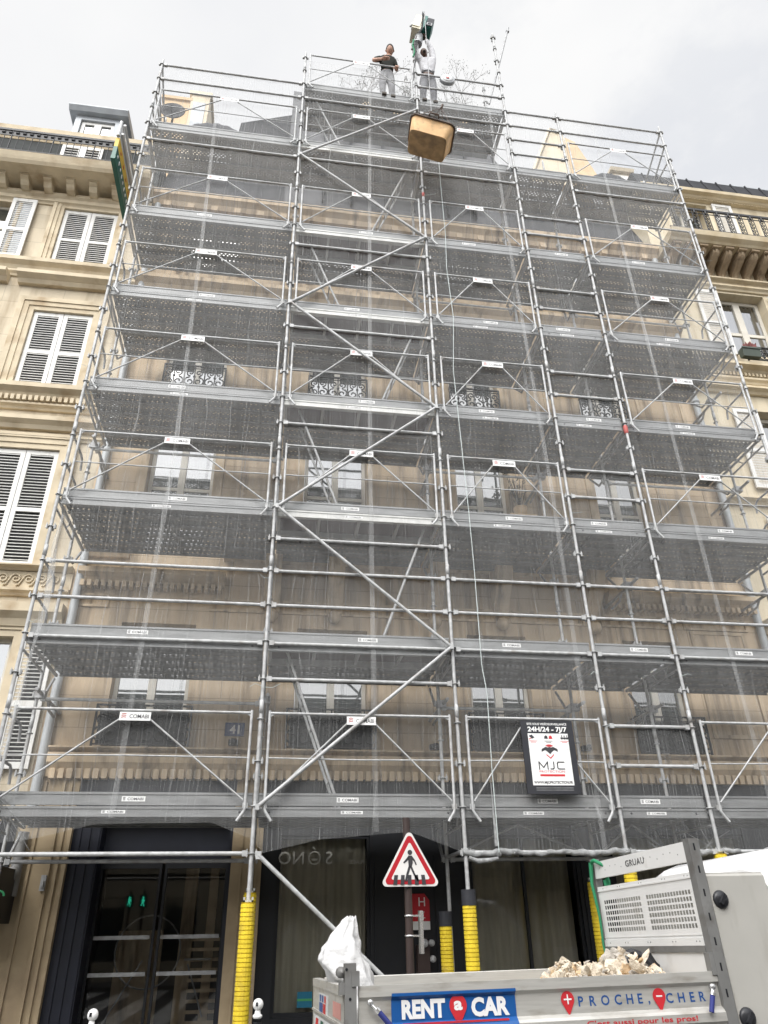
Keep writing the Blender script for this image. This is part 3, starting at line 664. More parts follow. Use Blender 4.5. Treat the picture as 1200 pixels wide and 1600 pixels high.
stack(-4.05,-3.3,4.0,4.6,18,22.55,0,'chim2',0)
stack(-3.28,-2.75,3.95,4.9,18,22.85,0,'chim',0)
mb = MB(); mb.box(-3.2,-2.85,3.93,3.95,21.2,22.5); mb.build('chimney_panel', M['zinc'], hotel)
mb = MB(); mb.add([(6.3,3,19.4),(7.75,3,19.4),(7.55,3,21.75),(7.16,3,21.85),(8.5,4.4,19.4),(7.9,4.2,21.6)], [(0,1,2,3)]); mb.add([(7.75,3,19.4),(8.5,3.6,19.4),(7.78,3.5,21.6),(7.55,3,21.75)],[(0,1,2,3)],1)
mb.add([(6.3,3,19.4),(7.16,3,21.85),(7.2,4.2,21.85),(6.3,4.2,19.4)],[(0,1,2,3)]); mb.add([(7.16,3,21.85),(7.55,3,21.75),(7.78,3.5,21.6),(7.6,4.2,21.6),(7.2,4.2,21.85)],[(0,1,2,3,4)]); mb.add([(8.5,3.6,19.4),(8.3,4.2,19.4),(7.6,4.2,21.6),(7.78,3.5,21.6)],[(0,1,2,3)],1)
mb.add([(7.56,2.96,19.4),(8.5,2.96,19.4),(7.86,2.96,21.4),(7.57,2.96,21.55)],[(0,1,2,3)],1); mb.tube([(6.28,2.97,19.4),(7.15,2.97,21.87),(7.57,2.97,21.77)], .05, 4)
mb.build('gable_stack', [M['chim'], M['chim2']], hotel)
# downpipes at both party walls
for x, y in ((-2.98,W-.09),(8.5,W-.09)):
    mb = MB(); mb.tube([(x,y,2.9),(x,y,15.3)], .065, 12)
    for z in range(3, 15, 2): mb.lathe((x,y,z),[(.07,0),(.085,0),(.085,.06),(.07,.06)],12)
    mb.build('downpipe', M['pvc'], hotel)

# ================================================================== left neighbour
LX = -3.1
left = thing('apartment_building', 'cream stone apartment block with closed white shutters beside the green projecting sign', 'building', (-7.5, W, 0))
lrows = [(3.5,5.45),(6.6,8.82),(10.12,12.0),(13.25,14.95)]
lcols = [(-4.86,-3.76),(-7.0,-5.9),(-9.2,-8.1)]
ops = [(a,b,c,d) for a, b in lcols for c, d in lrows]
mb = MB(); wall_grid(mb, -12, LX-.002, 0, 15.1, W, ops, .2); mb.build('wall', M['stone_l'], left)
for i, (a, b) in enumerate(lcols):
    for j, (c, d) in enumerate(lrows):
        # moulded surround in three steps
        mb = MB(); e = .3 if j < 3 else .22
        for k in range(3):
            p = .03+.022*k; o0, o1 = e*(k)/3, e*(k+1)/3
            mb.box(a-o1,a-o0-.001,W-p,W+.02,c,d+o1); mb.box(b+o0+.001,b+o1,W-p,W+.02,c,d+o1); mb.box(a-o0,b+o0,W-p,W+.02,d+o0+.001,d+o1-.001)
        mb.build('window_surround', M['trim_l'], left)
        if j == 2: cornice(left, 'window_hood', band(d+.62, d+.85, .26), a-.42, b+.42, M['trim_l'])
        if j == 0 and i == 0:
            window(left, a+.02, b-.02, c, d, W+.12, M['wframe'], M['glass'])
            mb = MB(); shutter_leaf(mb, -3.62,-3.14, c+.05, d-.02, W-.09); mb.build('shutter', [M['shutter'], M['dark']], left)
        elif j == 3 and i == 1:
            window(left, a+.02, b-.02, c, d, W+.12, M['wframe'], M['glass'])
            mb = MB(); shutter_leaf(mb, b+.02, b+.5, c+.02, d+.06, W-.1); mb.build('shutter', [M['shutter'], M['zinc']], left)
            mb = MB(); shutter_leaf(mb, a-.5, a-.02, c+.02, d+.06, W-.1); mb.build('shutter', [M['shutter'], M['dark']], left)
        else:
            mid = (a+b)/2
            for x0, x1 in ((a+.01,mid-.006),(mid+.006,b-.01)):
                mb = MB(); shutter_leaf(mb, x0, x1, c+.02, d-.01, W+.02); mb.build('shutter', [M['shutter'], M['dark']], left)
# string courses, dentils, running scroll frieze
def sheet(z0, z1, p, n='string_course', dent=None): return cornice(left, n, band(z0, z1, p), -12, LX-.003, M['trim_l'], dent)
sheet(13.0, 13.24, .2); sheet(12.84, 12.98, .1)
sheet(9.86, 10.1, .24); sheet(9.62, 9.74, .13, 'dentil_course', (.1,.06,W-.17,W+.02,9.745,9.85)); sheet(9.2, 9.42, .2); sheet(9.0, 9.1, .08)
sheet(6.52, 6.6, .18); sheet(6.1, 6.22, .12); sheet(5.6, 5.95, .22); sheet(12.1+.0, 12.2, .05) if False else None
mb = MB(); x = -6.4
mb.box(-12, LX-.003, W-.035, W+.02, 6.23, 6.51)
while x < LX-.15:
    mb.tube(spiral(x, 6.38, W-.05, .085, .015, PI, -1.4, 16) , .014, 5); mb.tube([(x-.085,W-.05,6.38),(x-.13,W-.05,6.28),(x-.17,W-.05,6.27)], .014, 5); x += .19
mb.build('scroll_frieze', M['trim_l'], left)
# main cornice, modillions, balcony
sheet(15.0, 15.1, .09); 
cornice(left, 'frieze', band(15.101, 15.3, .12), -12, LX-.003, M['trim_l'])
mb = MB(); mb.prof([(W+.3,15.42),(1.32,15.44),(1.27,15.5),(1.24,15.56),(1.2,15.66),(W+.3,15.66)], -12, LX-.004); mb.build('balcony_slab', M['trim_l'], left)
x = -11.74
while x < LX-.2:
    mb = MB(); mb.prof([(W,15.44),(1.56,15.44),(1.56,15.37),(1.63,15.34),(1.7,15.25),(1.78,15.22),(W,15.2)], x, x+.16); mb.box(x-.012,x+.172,1.54,W,15.41,15.441)
    mb.build('modillion', M['trim_l'], left); x += .46
mb = MB(); mb.box(-12,LX-.05,1.24,1.28,16.36,16.42); mb.box(-12,LX-.05,1.25,1.27,15.74,15.76); mb.box(-12,LX-.05,1.252,1.268,16.2,16.235); mb.box(-12,LX-.05,1.257,1.263,16.236,16.359)
x = -11.9; k = 0
while x < LX-.06:
    mb.tube([(x,1.26,15.66),(x,1.26,16.38)], .008 if k % 6 else .014, 5); x += .14; k += 1
    mb.tube([(x-.07,1.26,16.29),(x-.01,1.26,16.29)], .035, 6)
mb.build('balcony_railing', M['iron'], left)
mb = MB(); wall_grid(mb, -12, LX-.01, 15.66, 17.1, W-.02, [(-5.3,-4.4,15.7,17.02),(-8,-7.1,15.7,17.02)], .2); mb.build('attic_wall', mat('dark_balcony_screen', (0.03,0.034,0.034), 0.8, var=0.3, scale=6), left)
for a, b in ((-5.29,-4.41),(-7.99,-7.11)):
    mb = MB(); shutter_leaf(mb, a, (a+b)/2-.005, 15.7, 17.0, W-.06, .085); shutter_leaf(mb, (a+b)/2+.005, b, 15.7, 17.0, W-.06, .085); mb.build('shutter', [M['shutter'], M['dark']], left)
mb = MB(); mb.prof([(W+.9,17.02),(1.92,17.04),(1.88,17.12),(1.82,17.2),(1.8,17.36),(W+.9,17.38)], -12, LX-.2); mb.build('roof_cornice', M['trim_l'], left)
mb = MB(); mb.prof([(2.0,17.39),(3.4,18.1),(3.4,17.39)], -12, LX-.2); mb.build('roof', M['zinc'], left)
mb = MB()
mb.box(-5.5,-5.36,2.5,4,17.4,19.05); mb.box(-4.56,-4.42,2.5,4,17.4,19.05); mb.box(-5.36,-4.56,2.5,4,18.9,19.05); mb.box(-5.36,-4.56,2.5,4,17.4,18.1)
mb.prof([(2.38,19.05),(2.3,19.16),(2.3,19.2),(4,19.4),(4,19.05)], -5.66,-4.26)
dm = mb.build('dormer', M['zinc'], left)
w_ = window(left, -5.35,-4.57,18.11,18.89,2.56,M['shutter'],M['glass'],2,(),.085)
for x in (-5.3,): pass
mb = MB(); mb.box(-3.6,-3.1,2.0,2.6,17.38,17.85)
for k in range(4): mb.box(-3.55+k*.11,-3.5+k*.11,1.97,2.0,17.42,17.8)
mb.build('parapet_block', M['trim_l'], left)
# dark shop board at street level
mb = MB(); mb.box(-4.4,-2.97,1.15,1.9,1.7,2.3); mb.box(-12,-3.13,W-.04,W,0,2.9); mb.build('shop_board', M['black'], left)
mb = MB(); mb.tube(spiral(-2.93,1.98,1.13,.055,.05,0,.6,10), .012, 6); mb.build('neon_sign', M['neon'], left)
mb = MB(); mb.tube([(-3.0,W-.12,2.0),(-3.0,W-.12,2.75)], .07, 10); mb.ball((-3.02,1.75,2.25),.09,n=10); mb.build('old_pipe_end', M['truck_steel'], left)

# projecting sign on the left neighbour's edge
sg = thing('projecting_sign', 'dark green and yellow sign board jutting out from the cream facade beside the scaffold', 'sign', (-3.3, .9, 13.68))
mb = MB(); mb.box(-3.34,-3.26,-.33,1.0,13.68,13.76); mb.box(-3.335,-3.265,-.33,1.0,13.76,14.02,0); mb.build('green_board', M['sgreen'], sg)
mb = MB(); mb.box(-3.335,-3.265,-.33,1.0,14.022,14.27); mb.build('yellow_board', M['syellow'], sg)
mb = MB(); mb.box(-3.335,-3.265,-.33,1.0,14.272,14.62); mb.tube([(-3.3,-.35,14.3),(-3.3,-.35,14.72)],.03,8); mb.tube([(-3.24,-.33,14.66),(-3.24,W,14.66)],.03,8); mb.tube([(-3.24,-.33,14.4),(-3.24,W,14.4)],.03,8); mb.build('grey_board', M['sgrey'], sg)
mb = MB()
for k in range(9):
    mb.ball((-3.263,-.2+k*.135,13.9),.05,n=8,sc=(.1,.55,1.2 if k % 2 else .9))
for k in range(4): mb.ball((-3.263,-.1+k*.28,14.14),.045,1,n=8,sc=(.1,1,.8))
mb.build('worn_marks', [M['letterwhite'], M['signred']], sg)

# ================================================================== right neighbour
right = thing('apartment_building', 'yellow stone apartment block with carved brackets under an iron balcony', 'building', (12, W, 0))
RX = 8.62
rrows = [(3.7,5.7),(6.4,8.4),(9.1,11.0),(12.6,14.52)]
rcols = [(9.93,11.13),(12.9,14.1)]
ops = [(a,b,c,d) for a, b in rcols for c, d in rrows]
mb = MB(); wall_grid(mb, RX, 18, 0, 14.9, W, ops, .3); mb.build('wall', M['stone_r'], right)
for a, b in rcols:
    for j, (c, d) in enumerate(rrows):
        window(right, a+.01, b-.01, c, d-.01, W+.24, M['wframe'], M['glass_clear'], 2, (.45,), .085, M['sheer'])
        for x0, x1 in ((a-.62,a-.06),(b+.06,b+.62)):
            mb = MB(); shutter_leaf(mb, x0, x1, c-.1, d-.05, W-.1, .062); mb.build('shutter', [M['shutter'], M['shutter_old']], right)
        mb = MB(); scroll_rail(mb, a, b, c+.02-.42, c-.02, W-.28, .2, .011); mb.build('window_guard', M['iron'], right)
def rsh(z0, z1, p, n='string_course', dent=None): return cornice(right, n, band(z0, z1, p), RX+.003, 18, M['trim_r'], dent)
rsh(11.95, 12.12, .3); rsh(11.7, 11.85, .12, 'string_course', (.09,.05,W-.14,W+.02,11.86,11.94)); rsh(11.4, 11.55, .2)
rsh(8.6, 8.75, .2); rsh(5.95, 6.2, .22); rsh(3.2, 3.5, .2)
rsh(14.58, 14.72, .12); rsh(14.73, 14.86, .2)
mb = MB(); mb.box(RX+.004,18,W-.03,W+.1,14.861,15.4); mb.build('frieze', M['trim_r'], right)
mb = MB(); mb.prof([(W+.3,15.38),(1.3,15.4),(1.26,15.44),(1.16,15.5),(1.12,15.62),(W+.3,15.62)], RX, 18); mb.build('balcony_slab', M['trim_r'], right)
x = 8.75
while x < 15:
    mb = MB(); pr = [(W,15.39),(1.34,15.39)]
    for i in range(11):
        t = i/10; pr.append((1.4+.46*t-.07*math.sin(t*2*PI), 15.33-.42*t))
    pr.append((W,14.9)); mb.prof(pr, x, x+.16); mb.prof([(a_-.03, b_) for a_, b_ in pr[2:-2]]+[(W-.02,14.86),(W-.02,15.3)], x+.05, x+.11)
    mb.box(x-.02,x+.18,1.32,W,15.34,15.395)
    mb.build('bracket', M['bracket_r'], right); x += .33
mb = MB(); y = 1.16
mb.box(RX,18,y-.02,y+.02,16.34,16.4); mb.box(RX,18,y-.012,y+.012,15.66,15.68); mb.box(RX,18,y-.01,y+.01,16.24,16.25)
x = RX+.1; k = 0
while x < 14:
    for q in (0,.13): mb.tube([(x+q,y,15.62),(x+q,y,16.35)], .011, 5)
    for zz in (15.72,15.84,15.96,16.08,16.2):
        mb.tube(spiral(x+.065,zz,y,.055,.02,PI/2,1.1,8), .012, 4)
    mb.tube([(x+.065,y,16.25),(x+.065,y,16.35)], .03, 5)
    x += .29
mb.build('balcony_railing', M['iron'], right)
aops = [(9.45,10.5,15.63,17.76),(12.4,13.4,15.63,17.76)]
mb = MB(); wall_grid(mb, RX, 18, 15.62, 17.84, W+.03, aops, .4); mb.build('attic_wall', M['stone_r'], right)
for a, b, c, d in aops:
    window(right, a+.01, b-.01, c, d-.01, W+.36, M['wframe'], M['glass'])
    mb = MB(); shutter_leaf(mb, b+.12, b+.66, c+.05, d+.02, W-.04, .06); mb.build('shutter', [M['shutter'], M['shutter_old']], right)
mb = MB(); mb.prof([(W+.5,17.83),(1.95,17.83),(1.9,17.85),(1.84,17.88),(1.81,17.92),(1.71,17.94),(1.69,18.02),(W+.5,18.05)], RX, 18)
x = RX+.05
while x < 15: mb.box(x,x+.035,1.87,1.95,17.84,17.86); x += .07
mb.build('roof_cornice', M['trim_r'], right)
mb = MB(); mb.prof([(1.78,18.06),(1.8,18.14),(1.97,18.74),(6,19.2),(6,18.06)], RX, 18)
x = RX+.3
while x < 18: mb.tube([(x,1.79,18.12),(x,1.96,18.76)], .025, 4); x += .42
mb.build('roof', M['zinc_d'], right)
mb = MB(); mb.prof([(3.5,18.9),(3.6,21.3),(5.5,21.3),(5.5,18.9)], 13.2, 18); mb.build('roof_lantern', M['zinc'], right)
mb = MB(); mb.box(9.4,9.95,3.8,4.6,19.0,21.45); mb.prof([(3.7,21.45),(3.65,21.55),(4.7,21.65),(4.7,21.45)],9.3,10.05); mb.box(9.48,9.87,3.78,3.8,20.9,21.35,1); mb.build('roof_dormer', [M['chim'], M['shutter']], right)

# flower box on the right window sill
fb = thing('flower_box', 'green planter of dark red leaves on the sill of the yellow building', 'planter', (9.96, 1.6, 12.18))
mb = MB(); mb.prof([(1.56,12.2),(1.53,12.42),(1.7,12.42),(1.67,12.2)], 9.75, 10.17); mb.box(9.74,10.18,1.515,1.535,12.39,12.43); mb.build('trough', M['terra'], fb)
mb = MB()
for k in range(70):
    a = random.uniform(0,2*PI); t = random.uniform(.2,1.0); l_ = random.uniform(.1,.2)
    c = Vector((10.0+random.uniform(-.13,.13),1.57+random.uniform(-.03,.05),12.42)); d = Vector((math.cos(a)*t*.7, math.sin(a)*t*.5, 1)).normalized()
    sd_ = d.cross(EY).normalized()*.018
    mb.add([c-sd_, c+sd_, c+d*l_*.6+sd_*1.5, c+d*l_, c+d*l_*.6-sd_*1.5], [(0,1,2,3,4)])
mb.build('leaves', M['leafred'], fb)

# ================================================================== across the street (seen mirrored in the glass)
for bx, lab, seed in ((-22,'plain stone block across the street with rows of tall windows',1),(2,'wide stone block across the street facing the scaffold',2),(20,'narrow stone block across the street at the corner',3)):
    ob = thing('apartment_building', lab, 'building', (bx, -18.6, 0))
    x0, x1 = bx-11.9+(2 if seed == 3 else 0), bx+11.9-(8 if seed == 3 else 0); h = 9.5
    ops = []
    x = x0+1
    while x < x1-1.5:
        for z in (.6,3.8,7.1): ops.append((x,x+1.2,z,z+2.1))
        x += 2.7
    mb = MB(); wall_grid(mb, x0, x1, 0, h, 0, ops, .3); mb.v = [(a_, -18.6-b_, c_) for a_, b_, c_ in mb.v]; mb.f = [f_[::-1] for f_ in mb.f]; mb.build('wall', M['opp'], ob)
    mb = MB(); mb.box(x0, x1, -18.95, -18.9, 0, h-.2); mb.build('glazing', M['glass'], ob)
    mb = MB(); mb.box(x0, x1, -24, -18.3, h, h+.4); mb.build('roof_cornice', M['opp'], ob)

for k, (x, y) in enumerate(((-4.15,-14.0),(-3.72,-14.0))):
    if k == 0:
        ps = thing('pedestrian_signal', 'green walking figure signal mirrored in the glass door, nearer the navy jamb', 'traffic signal', (x, y, 0))
        mb = MB(); mb.tube([(x,y-.12,-.1),(x,y-.12,2.75)], .05, 10); mb.build('pole', M['polebrown'], ps)
        mb = MB(); mb.box(x-.12,x+.12,y-.1,y+.02,2.25,2.62); mb.build('housing', M['black'], ps)
        mb = MB(); o = Vector((x,y+.03,2.43))
        mb.ball((x,y+.03,2.545),.03,n=8,sc=(1,.3,1)); mb.poly([(-.035,.085),(.035,.085),(.05,0),(.03,-.02),(.06,-.14),(.03,-.14),(0,-.04),(-.04,-.14),(-.07,-.14),(-.03,-.01),(-.05,0)], o, EX, EZ, EY, 0, .004)
        mb.build('lamp', M['greenman'], ps)
    else:
        c = copy_tree(ps, (.43,0,0)); c['label'] = 'green walking figure signal mirrored in the glass door, nearer the door handles'
    ps['group'] = 'pedestrian signals across the street'
c['group'] = 'pedestrian signals across the street'

# ================================================================== scaffold
X = [-2.951, 0.0, 2.473, 4.465, 5.672, 8.155]
Z = dict(A=2.834, B=4.834, C=6.834, D=8.834, E=10.834, F=12.834, G=15.334, H=17.334)
YI = 1.0
scaf = thing('scaffold', 'tall galvanised steel tube scaffold with perforated decks covering the stone facade', 'scaffold', (2.6, 0, 0))
G_ = [M['galv'], M['alu'], M['white'], M['red'], M['darktext'], M['galv_old']]

def coupler(mb, x, y, z, full=True):
    mb.lathe((x,y,z), [(.024,-.006),(.045,-.005),(.045,.005),(.024,.005)], 10)
    if full:
        for s_ in (-1, 1):
            mb.box(x+s_*.052-.014, x+s_*.052+.014, y-.018, y+.018, z-.026, z+.026)
            mb.box(x+s_*.05-.005, x+s_*.05+.005, y-.03, y-.0185, z-.04, z+.045)
        mb.box(x-.02, x+.02, y+.035, y+.08, z-.03, z+.03)
tops = [17.46, 18.48, 20.4, 20.47, 17.5, 17.48]; itops = [17.0, 17.1, 20.0, 20.2, 17.2, 16.9]
def standard(x, y, z0, z1, wob):
    mb = MB(); mb.tube([(x,y,z0),(x+.006*math.sin(x*7+y),y,(z0+z1)*.45),(x,y,z1)], .0235, 10)
    z = 2.334
    while z < z1+.02:
        coupler(mb, x, y, z, (round(z*2) % 2 == 1)); z += .5
    z = 3.9
    while z < z1: mb.lathe((x,y,z), [(.0245,0),(.0275,0),(.0275,.16),(.0245,.16)], 10); z += 2
    mb.lathe((x,y,z1), [(.018,0),(.018,.08),(0,.08)], 8)
    mb.box(x-.07,x+.07,y-.07,y+.07,max(z0-.05,0),max(z0-.05,0)+.008)
    return mb.build('standard', M['galv'], scaf)
for i, x in enumerate(X):
    standard(x, 0, .05, tops[i], 0); standard(x, YI, .05, itops[i], 0)
def ledger(x0, x1, y, z, r=.0235, m_='galv'):
    mb = MB(); mb.tube([(x0+.05,y,z),(x1-.05,y,z)], r, 8)
    for x, s_ in ((x0,1),(x1,-1)):
        mb.box(x+s_*.075-.03, x+s_*.075+.03, y-.027, y+.027, z-.03, z+.03)
    return mb.build('ledger', M[m_], scaf)
def transom(x, z, y1=YI):
    mb = MB(); mb.tube([(x,.03,z-.05),(x,YI-.03,z-.05)], .024, 8); mb.tube([(x,.05,z-.2),(x,YI-.05,z-.2)], .017, 6); mb.tube([(x,.25,z-.05),(x,.4,z-.2)], .012, 5); mb.tube([(x,.75,z-.05),(x,.6,z-.2)], .012, 5)
    if y1 > YI+.1:
        mb.tube([(x,YI,z-.05),(x,y1+.02,z-.05)], .024, 8); mb.tube([(x,YI+.02,z-.45),(x,YI+.25,z-.45),(x,y1-.05,z-.12)], .02, 7)
    return mb.build('transom', M['galv_old'], scaf)
YB = dict(A=1.6, B=1.6, C=1.6, D=1.6, E=1.6, F=1.38, G=1.0, H=1.0)
def deck(b, lv):
    x0, x1 = X[b]+.04, X[b+1]-.04; z = Z[lv]; mb = MB(); y = .1; first = True
    y0s = []
    while y < YB[lv]-.2: y0s.append(y); y += .31
    if b == 1 and lv in 'BCDEF': y0s = [v for v in y0s if v > .7]
    for y in y0s:
        ye = y+.3
        mb.quad((x0,y,z), (x1,y,z), (x1,ye,z), (x0,ye,z), 0)
        mb.box(x0, x1, y, y+.012, z-.055, z-.001, 1); mb.box(x0, x1, ye-.012, ye, z-.055, z-.001, 1)
        mb.box(x0, x1, y+.012, y+.035, z-.056, z-.05, 1); mb.box(x0, x1, ye-.035, ye-.012, z-.056, z-.05, 1)
        k = x0+.35
        while k < x1-.2: mb.box(k, k+.03, y+.012, ye-.012, z-.03, z-.004, 1); k += 1.1
        for xx in (x0, x1-.05): mb.box(xx, xx+.05, y, ye, z-.02, z-.002, 1)
    mats = [M['deck'], M['deck_flange']]
    if b == 1 and lv in 'BCDEF':                          # access deck: plywood in an aluminium frame
        mb.box(x0, x1, .085, .7, z-.012, z-.002, 2)
        for yy in (.085, .66): mb.box(x0, x1, yy, yy+.04, z-.1, z-.013, 3)
        k = x0
        while k < x1-.03: mb.box(k, k+.045, .126, .659, z-.07, z-.0125, 3); k += .585
        mats += [M['ply'], M['alu_d']]
    return mb.build('deck_platform', mats, scaf)
def sticker(parent, xc, y, z, h=.05, w=.3):
    mb = MB(); mb.box(xc-w/2, xc+w/2, y-.003, y-.001, z-h/2, z+h/2)
    mb.text("COMABI", (xc+w*.08, y-.0036, z-h*.27), EX, EZ, h*.52, 1, bold=.02, width=w*.68)
    for q in (-.22, .02, .26): mb.obox((xc-w*.4, y-.0033, z+h*q), EX*w*.05, EY*.0002, EZ*h*.07, 1)
    mb.build('maker_sticker', [M['white'], M['darktext']], parent)
def toe(b, lv):
    x0, x1 = X[b]+.03, X[b+1]-.03; z = Z[lv]; mb = MB()
    mb.box(x0, x1, .055, .08, z+.01, z+.15); mb.box(x0, x1, .045, .055, z+.125, z+.15); mb.box(x0, x1, .045, .055, z+.01, z+.03)
    t = mb.build('toe_board', M['toe'], scaf)
    if lv in 'ABCDEF': sticker(t, (x0+x1)/2+(.1 if (b+ord(lv)) % 2 else -.15), .055, z+.078, .055, .26)
    mb = MB(); alu = b == 1 and lv in 'CDEFG'
    mb.box(x0, x1, .045, .075, z-.115, z-.005)
    mb.box(x0, x1, .035, .045, z-.03, z-.005); mb.box(x0, x1, .035, .045, z-.115, z-.095)
    for xx in (x0+.14, x1-.14): mb.lathe((xx,.044,z-.06), [(0,-.002),(.014,-.002),(.014,.002)], 8, 1, 'y')
    be = mb.build('edge_beam', [M['alu'] if alu else M['toe'], M['darktext']], scaf)
    if lv in 'ACDE': sticker(be, (x0+x1)/2-.1, .045, z-.062, .036, .26)
def logo_plate(parent, xc, y, z, w=.36, h=.1):
    mb = MB(); mb.box(xc-w/2, xc+w/2, y-.006, y, z-h/2, z+h/2, 0)
    mb.text("COMABI", (xc+w*.13, y-.0075, z-h*.24), EX, EZ, h*.46, 2, bold=.012, width=w*.62)
    for q in range(3):
        zz = z-h*.25+q*h*.2
        mb.poly([(-.028,0),(-.005,.012),(.028,.006),(.028,.014),(-.005,.021),(-.028,.009)], (xc-w*.36, y-.007, zz), EX, EZ, EY, -.001, 0, 1)
    mb.build('maker_plate', [M['white'], M['faderd'], M['darktext']], parent)
def guard(b, lv, dz=0):
    x0, x1 = X[b]+.11, X[b+1]-.11; z = Z[lv]; y = -.045; mb = MB(); xc = (x0+x1)/2
    for x, s_ in ((x0,1),(x1,-1)):
        mb.tube([(x,y,z+1.09),(x,y,z-.03),(x+s_*.015,y-.005,z-.07),(x+s_*.085,y-.01,z-.17)], .0175, 8)
        mb.poly([(0,0),(s_*.09,0),(0,-.05)], (x,y,z+1.06), EX, EZ, EY, -.004, .004)
        mb.tube([(xc-s_*.17,y,z+.96),(x+s_*.03,y,z+.06)], .0115, 6)
        mb.box(x-.03,x+.03,y+.0,y+.03,z-.03,z+.03)
    mb.tube([(x0,y,z+1.06),(x1,y,z+1.06)], .017, 8)
    sag = .012*math.sin(b*3+ord(lv)); mb.tube([(x0,y,z+.53),(xc,y,z+.53+sag),(x1,y,z+.53)], .0095, 6)
    gf = mb.build('guardrail_frame', M['galv'], scaf); logo_plate(gf, xc, y-.018, z+.985)
for lv in 'ABCDEFGH':
    bays = (1, 2) if lv == 'H' else range(5)
    for b in bays: deck(b, lv); toe(b, lv)
    for i in ((1,2,3) if lv == 'H' else range(6)): transom(X[i], Z[lv], YB[lv])
frames = [(0,l_) for l_ in 'ACDEFG'] + [(1,l_) for l_ in 'ACDEFGH'] + [(2,l_) for l_ in 'ACDEFG'] + [(4,l_) for l_ in 'ACDEFG']
for b, lv in frames: guard(b, lv)
for b in range(5):                                        # plain rails of the second lift, the narrow bay and the tops
    for dz in (.5, 1.0): ledger(X[b], X[b+1], 0, Z['B']+dz)
    if b != 1: ledger(X[b], X[b+1], 0, Z['B']-.03)
    else: ledger(X[b], X[b+1], 0, Z['B']-.03)
    if b in (0, 3, 4):
        for dz in (1.5, 2.0): ledger(X[b], X[b+1], 0, Z['G']+dz)
    if b in (1, 2): ledger(X[b], X[b+1], 0, Z['G']+1.5)
    if b != 3: ledger(X[b], X[b+1], 0, Z['G']-.5)
for lv in 'ACDEFG':
    for dz in (.5, 1.0): ledger(X[3], X[4], 0, Z[lv]+dz)
for lv in 'BCDEF': ledger(X[1], X[2], 0, Z[lv]-.5)
for dz in (.5, 1.0): ledger(X[2], X[3], 0, Z['H']+dz)
for b in (0,): ledger(X[b], X[b+1], 0, 2.334)
for b in (0, 2, 3): ledger(X[b], X[b+1], YI, 2.334, .0235, 'galv_old')
for b in (2, 3, 4): ledger(X[b], X[b+1], 0, 2.334)
for b, lv in [(0,'B'),(2,'B'),(4,'C'),(2,'D'),(4,'D'),(0,'D'),(2,'F'),(4,'F'),(1,'E')]: ledger(X[b], X[b+1], YI, Z[lv]-.55, .022)
# zig-zag bracing of the access bay
nodes = [(1,Z['A']-.02),(2,Z['B']-.02),(1,Z['C']-.02),(2,Z['D']-.02),(1,Z['E']-.02),(2,Z['F']-.02),(1,14.83),(2,16.85)]
for (i, za), (j, zb) in zip(nodes[:-1], nodes[1:]):
    mb = MB(); s_ = 1 if i == 1 else -1
    mb.tube([(X[i]+s_*.03,-.075,za),(X[j]-s_*.03,-.075,zb)], .0225, 8)
    for x, z in ((X[i]+s_*.03,za),(X[j]-s_*.03,zb)): mb.box(x-.022,x+.022,-.097-.004*s_,-.034-.004*s_,z-.03-.003*s_,z+.03+.003*s_)
    mb.build('diagonal_brace', M['galv'], scaf)
mb = MB(); mb.tube([(.08,-.07,2.31),(2.45,-.07,.3)], .0245, 10); mb.box(.05,.11,-.09,-.02,2.27,2.35); mb.build('diagonal_brace', M['galv'], scaf)
# access ladders, alternating hand
lvs = 'ABCDEFGH'
for k in range(7):
    za, zb = Z[lvs[k]]+.02, Z[lvs[k+1]]-.02; h = zb-za; run = .37*h
    xb, xt = ((.28+run, .28) if k % 2 == 0 else (2.24-run, 2.24)); mb = MB()
    for y in (.3, .66): mb.tube([(xb,y,za),(xt,y,zb)], .019, 7)
    n = int(h/.28)
    for q in range(1, n): t = q/n; mb.tube([(xb+(xt-xb)*t,.3,za+h*t),(xb+(xt-xb)*t,.66,za+h*t)], .012, 5)
    mb.build('access_ladder', M['galv'], scaf)
# end guards (bent bars) and inner posts at the two ends
for i in (0, 5):
    for lv in 'ABCDEFG':
        mb = MB(); z = Z[lv]; x = X[i]
        for dz in (.52, 1.02): mb.tube([(x,.04,z+dz),(x,.55,z+dz),(x,.62,z+dz-.04),(x,.66,z+dz-.2)] if lv != 'G' else [(x,.04,z+dz),(x,YI-.03,z+dz)], .018, 7)
        mb.build('end_guard', M['galv_old'], scaf)
    mb = MB(); x = X[i]
    for dz in (1.5, 2.0): mb.tube([(x,.03,Z['G']+dz),(x,YI,Z['G']+dz-.5)], .02, 7)
    mb.build('end_guard', M['galv_old'], scaf)
# wall ties
for i, lv in [(0,'B'),(0,'D'),(2,'B'),(3,'B'),(4,'C'),(5,'C'),(5,'D'),(2,'D'),(4,'B'),(5,'E'),(1,'B'),(3,'D')]:
    mb = MB(); x = X[i]; z = Z[lv]-.5
    mb.tube([(x+.06,.7,z),(x+.06,W,z)], .024, 8); mb.box(x-.03,x+.1,YI-.05,YI+.05,z-.05,z+.05); mb.tube([(x+.06,1.3,z),(x+.06,1.4,z-.1),(x+.06,1.7,z-.12)], .02, 7)
    mb.build('wall_tie', M['galv_old'], scaf)
# truss braces under the first lift, rear
for b in (2, 3):
    mb = MB(); mb.tube([(X[b]+.05,YI,2.36),((X[b]+X[b+1])/2,YI,2.75),(X[b+1]-.05,YI,2.36)], .018, 6)
    for x in (X[b],): mb.tube([(x,.05,2.36),(x,YI-.05,2.36)], .022, 7)
    mb.build('rear_brace', M['galv_old'], scaf)
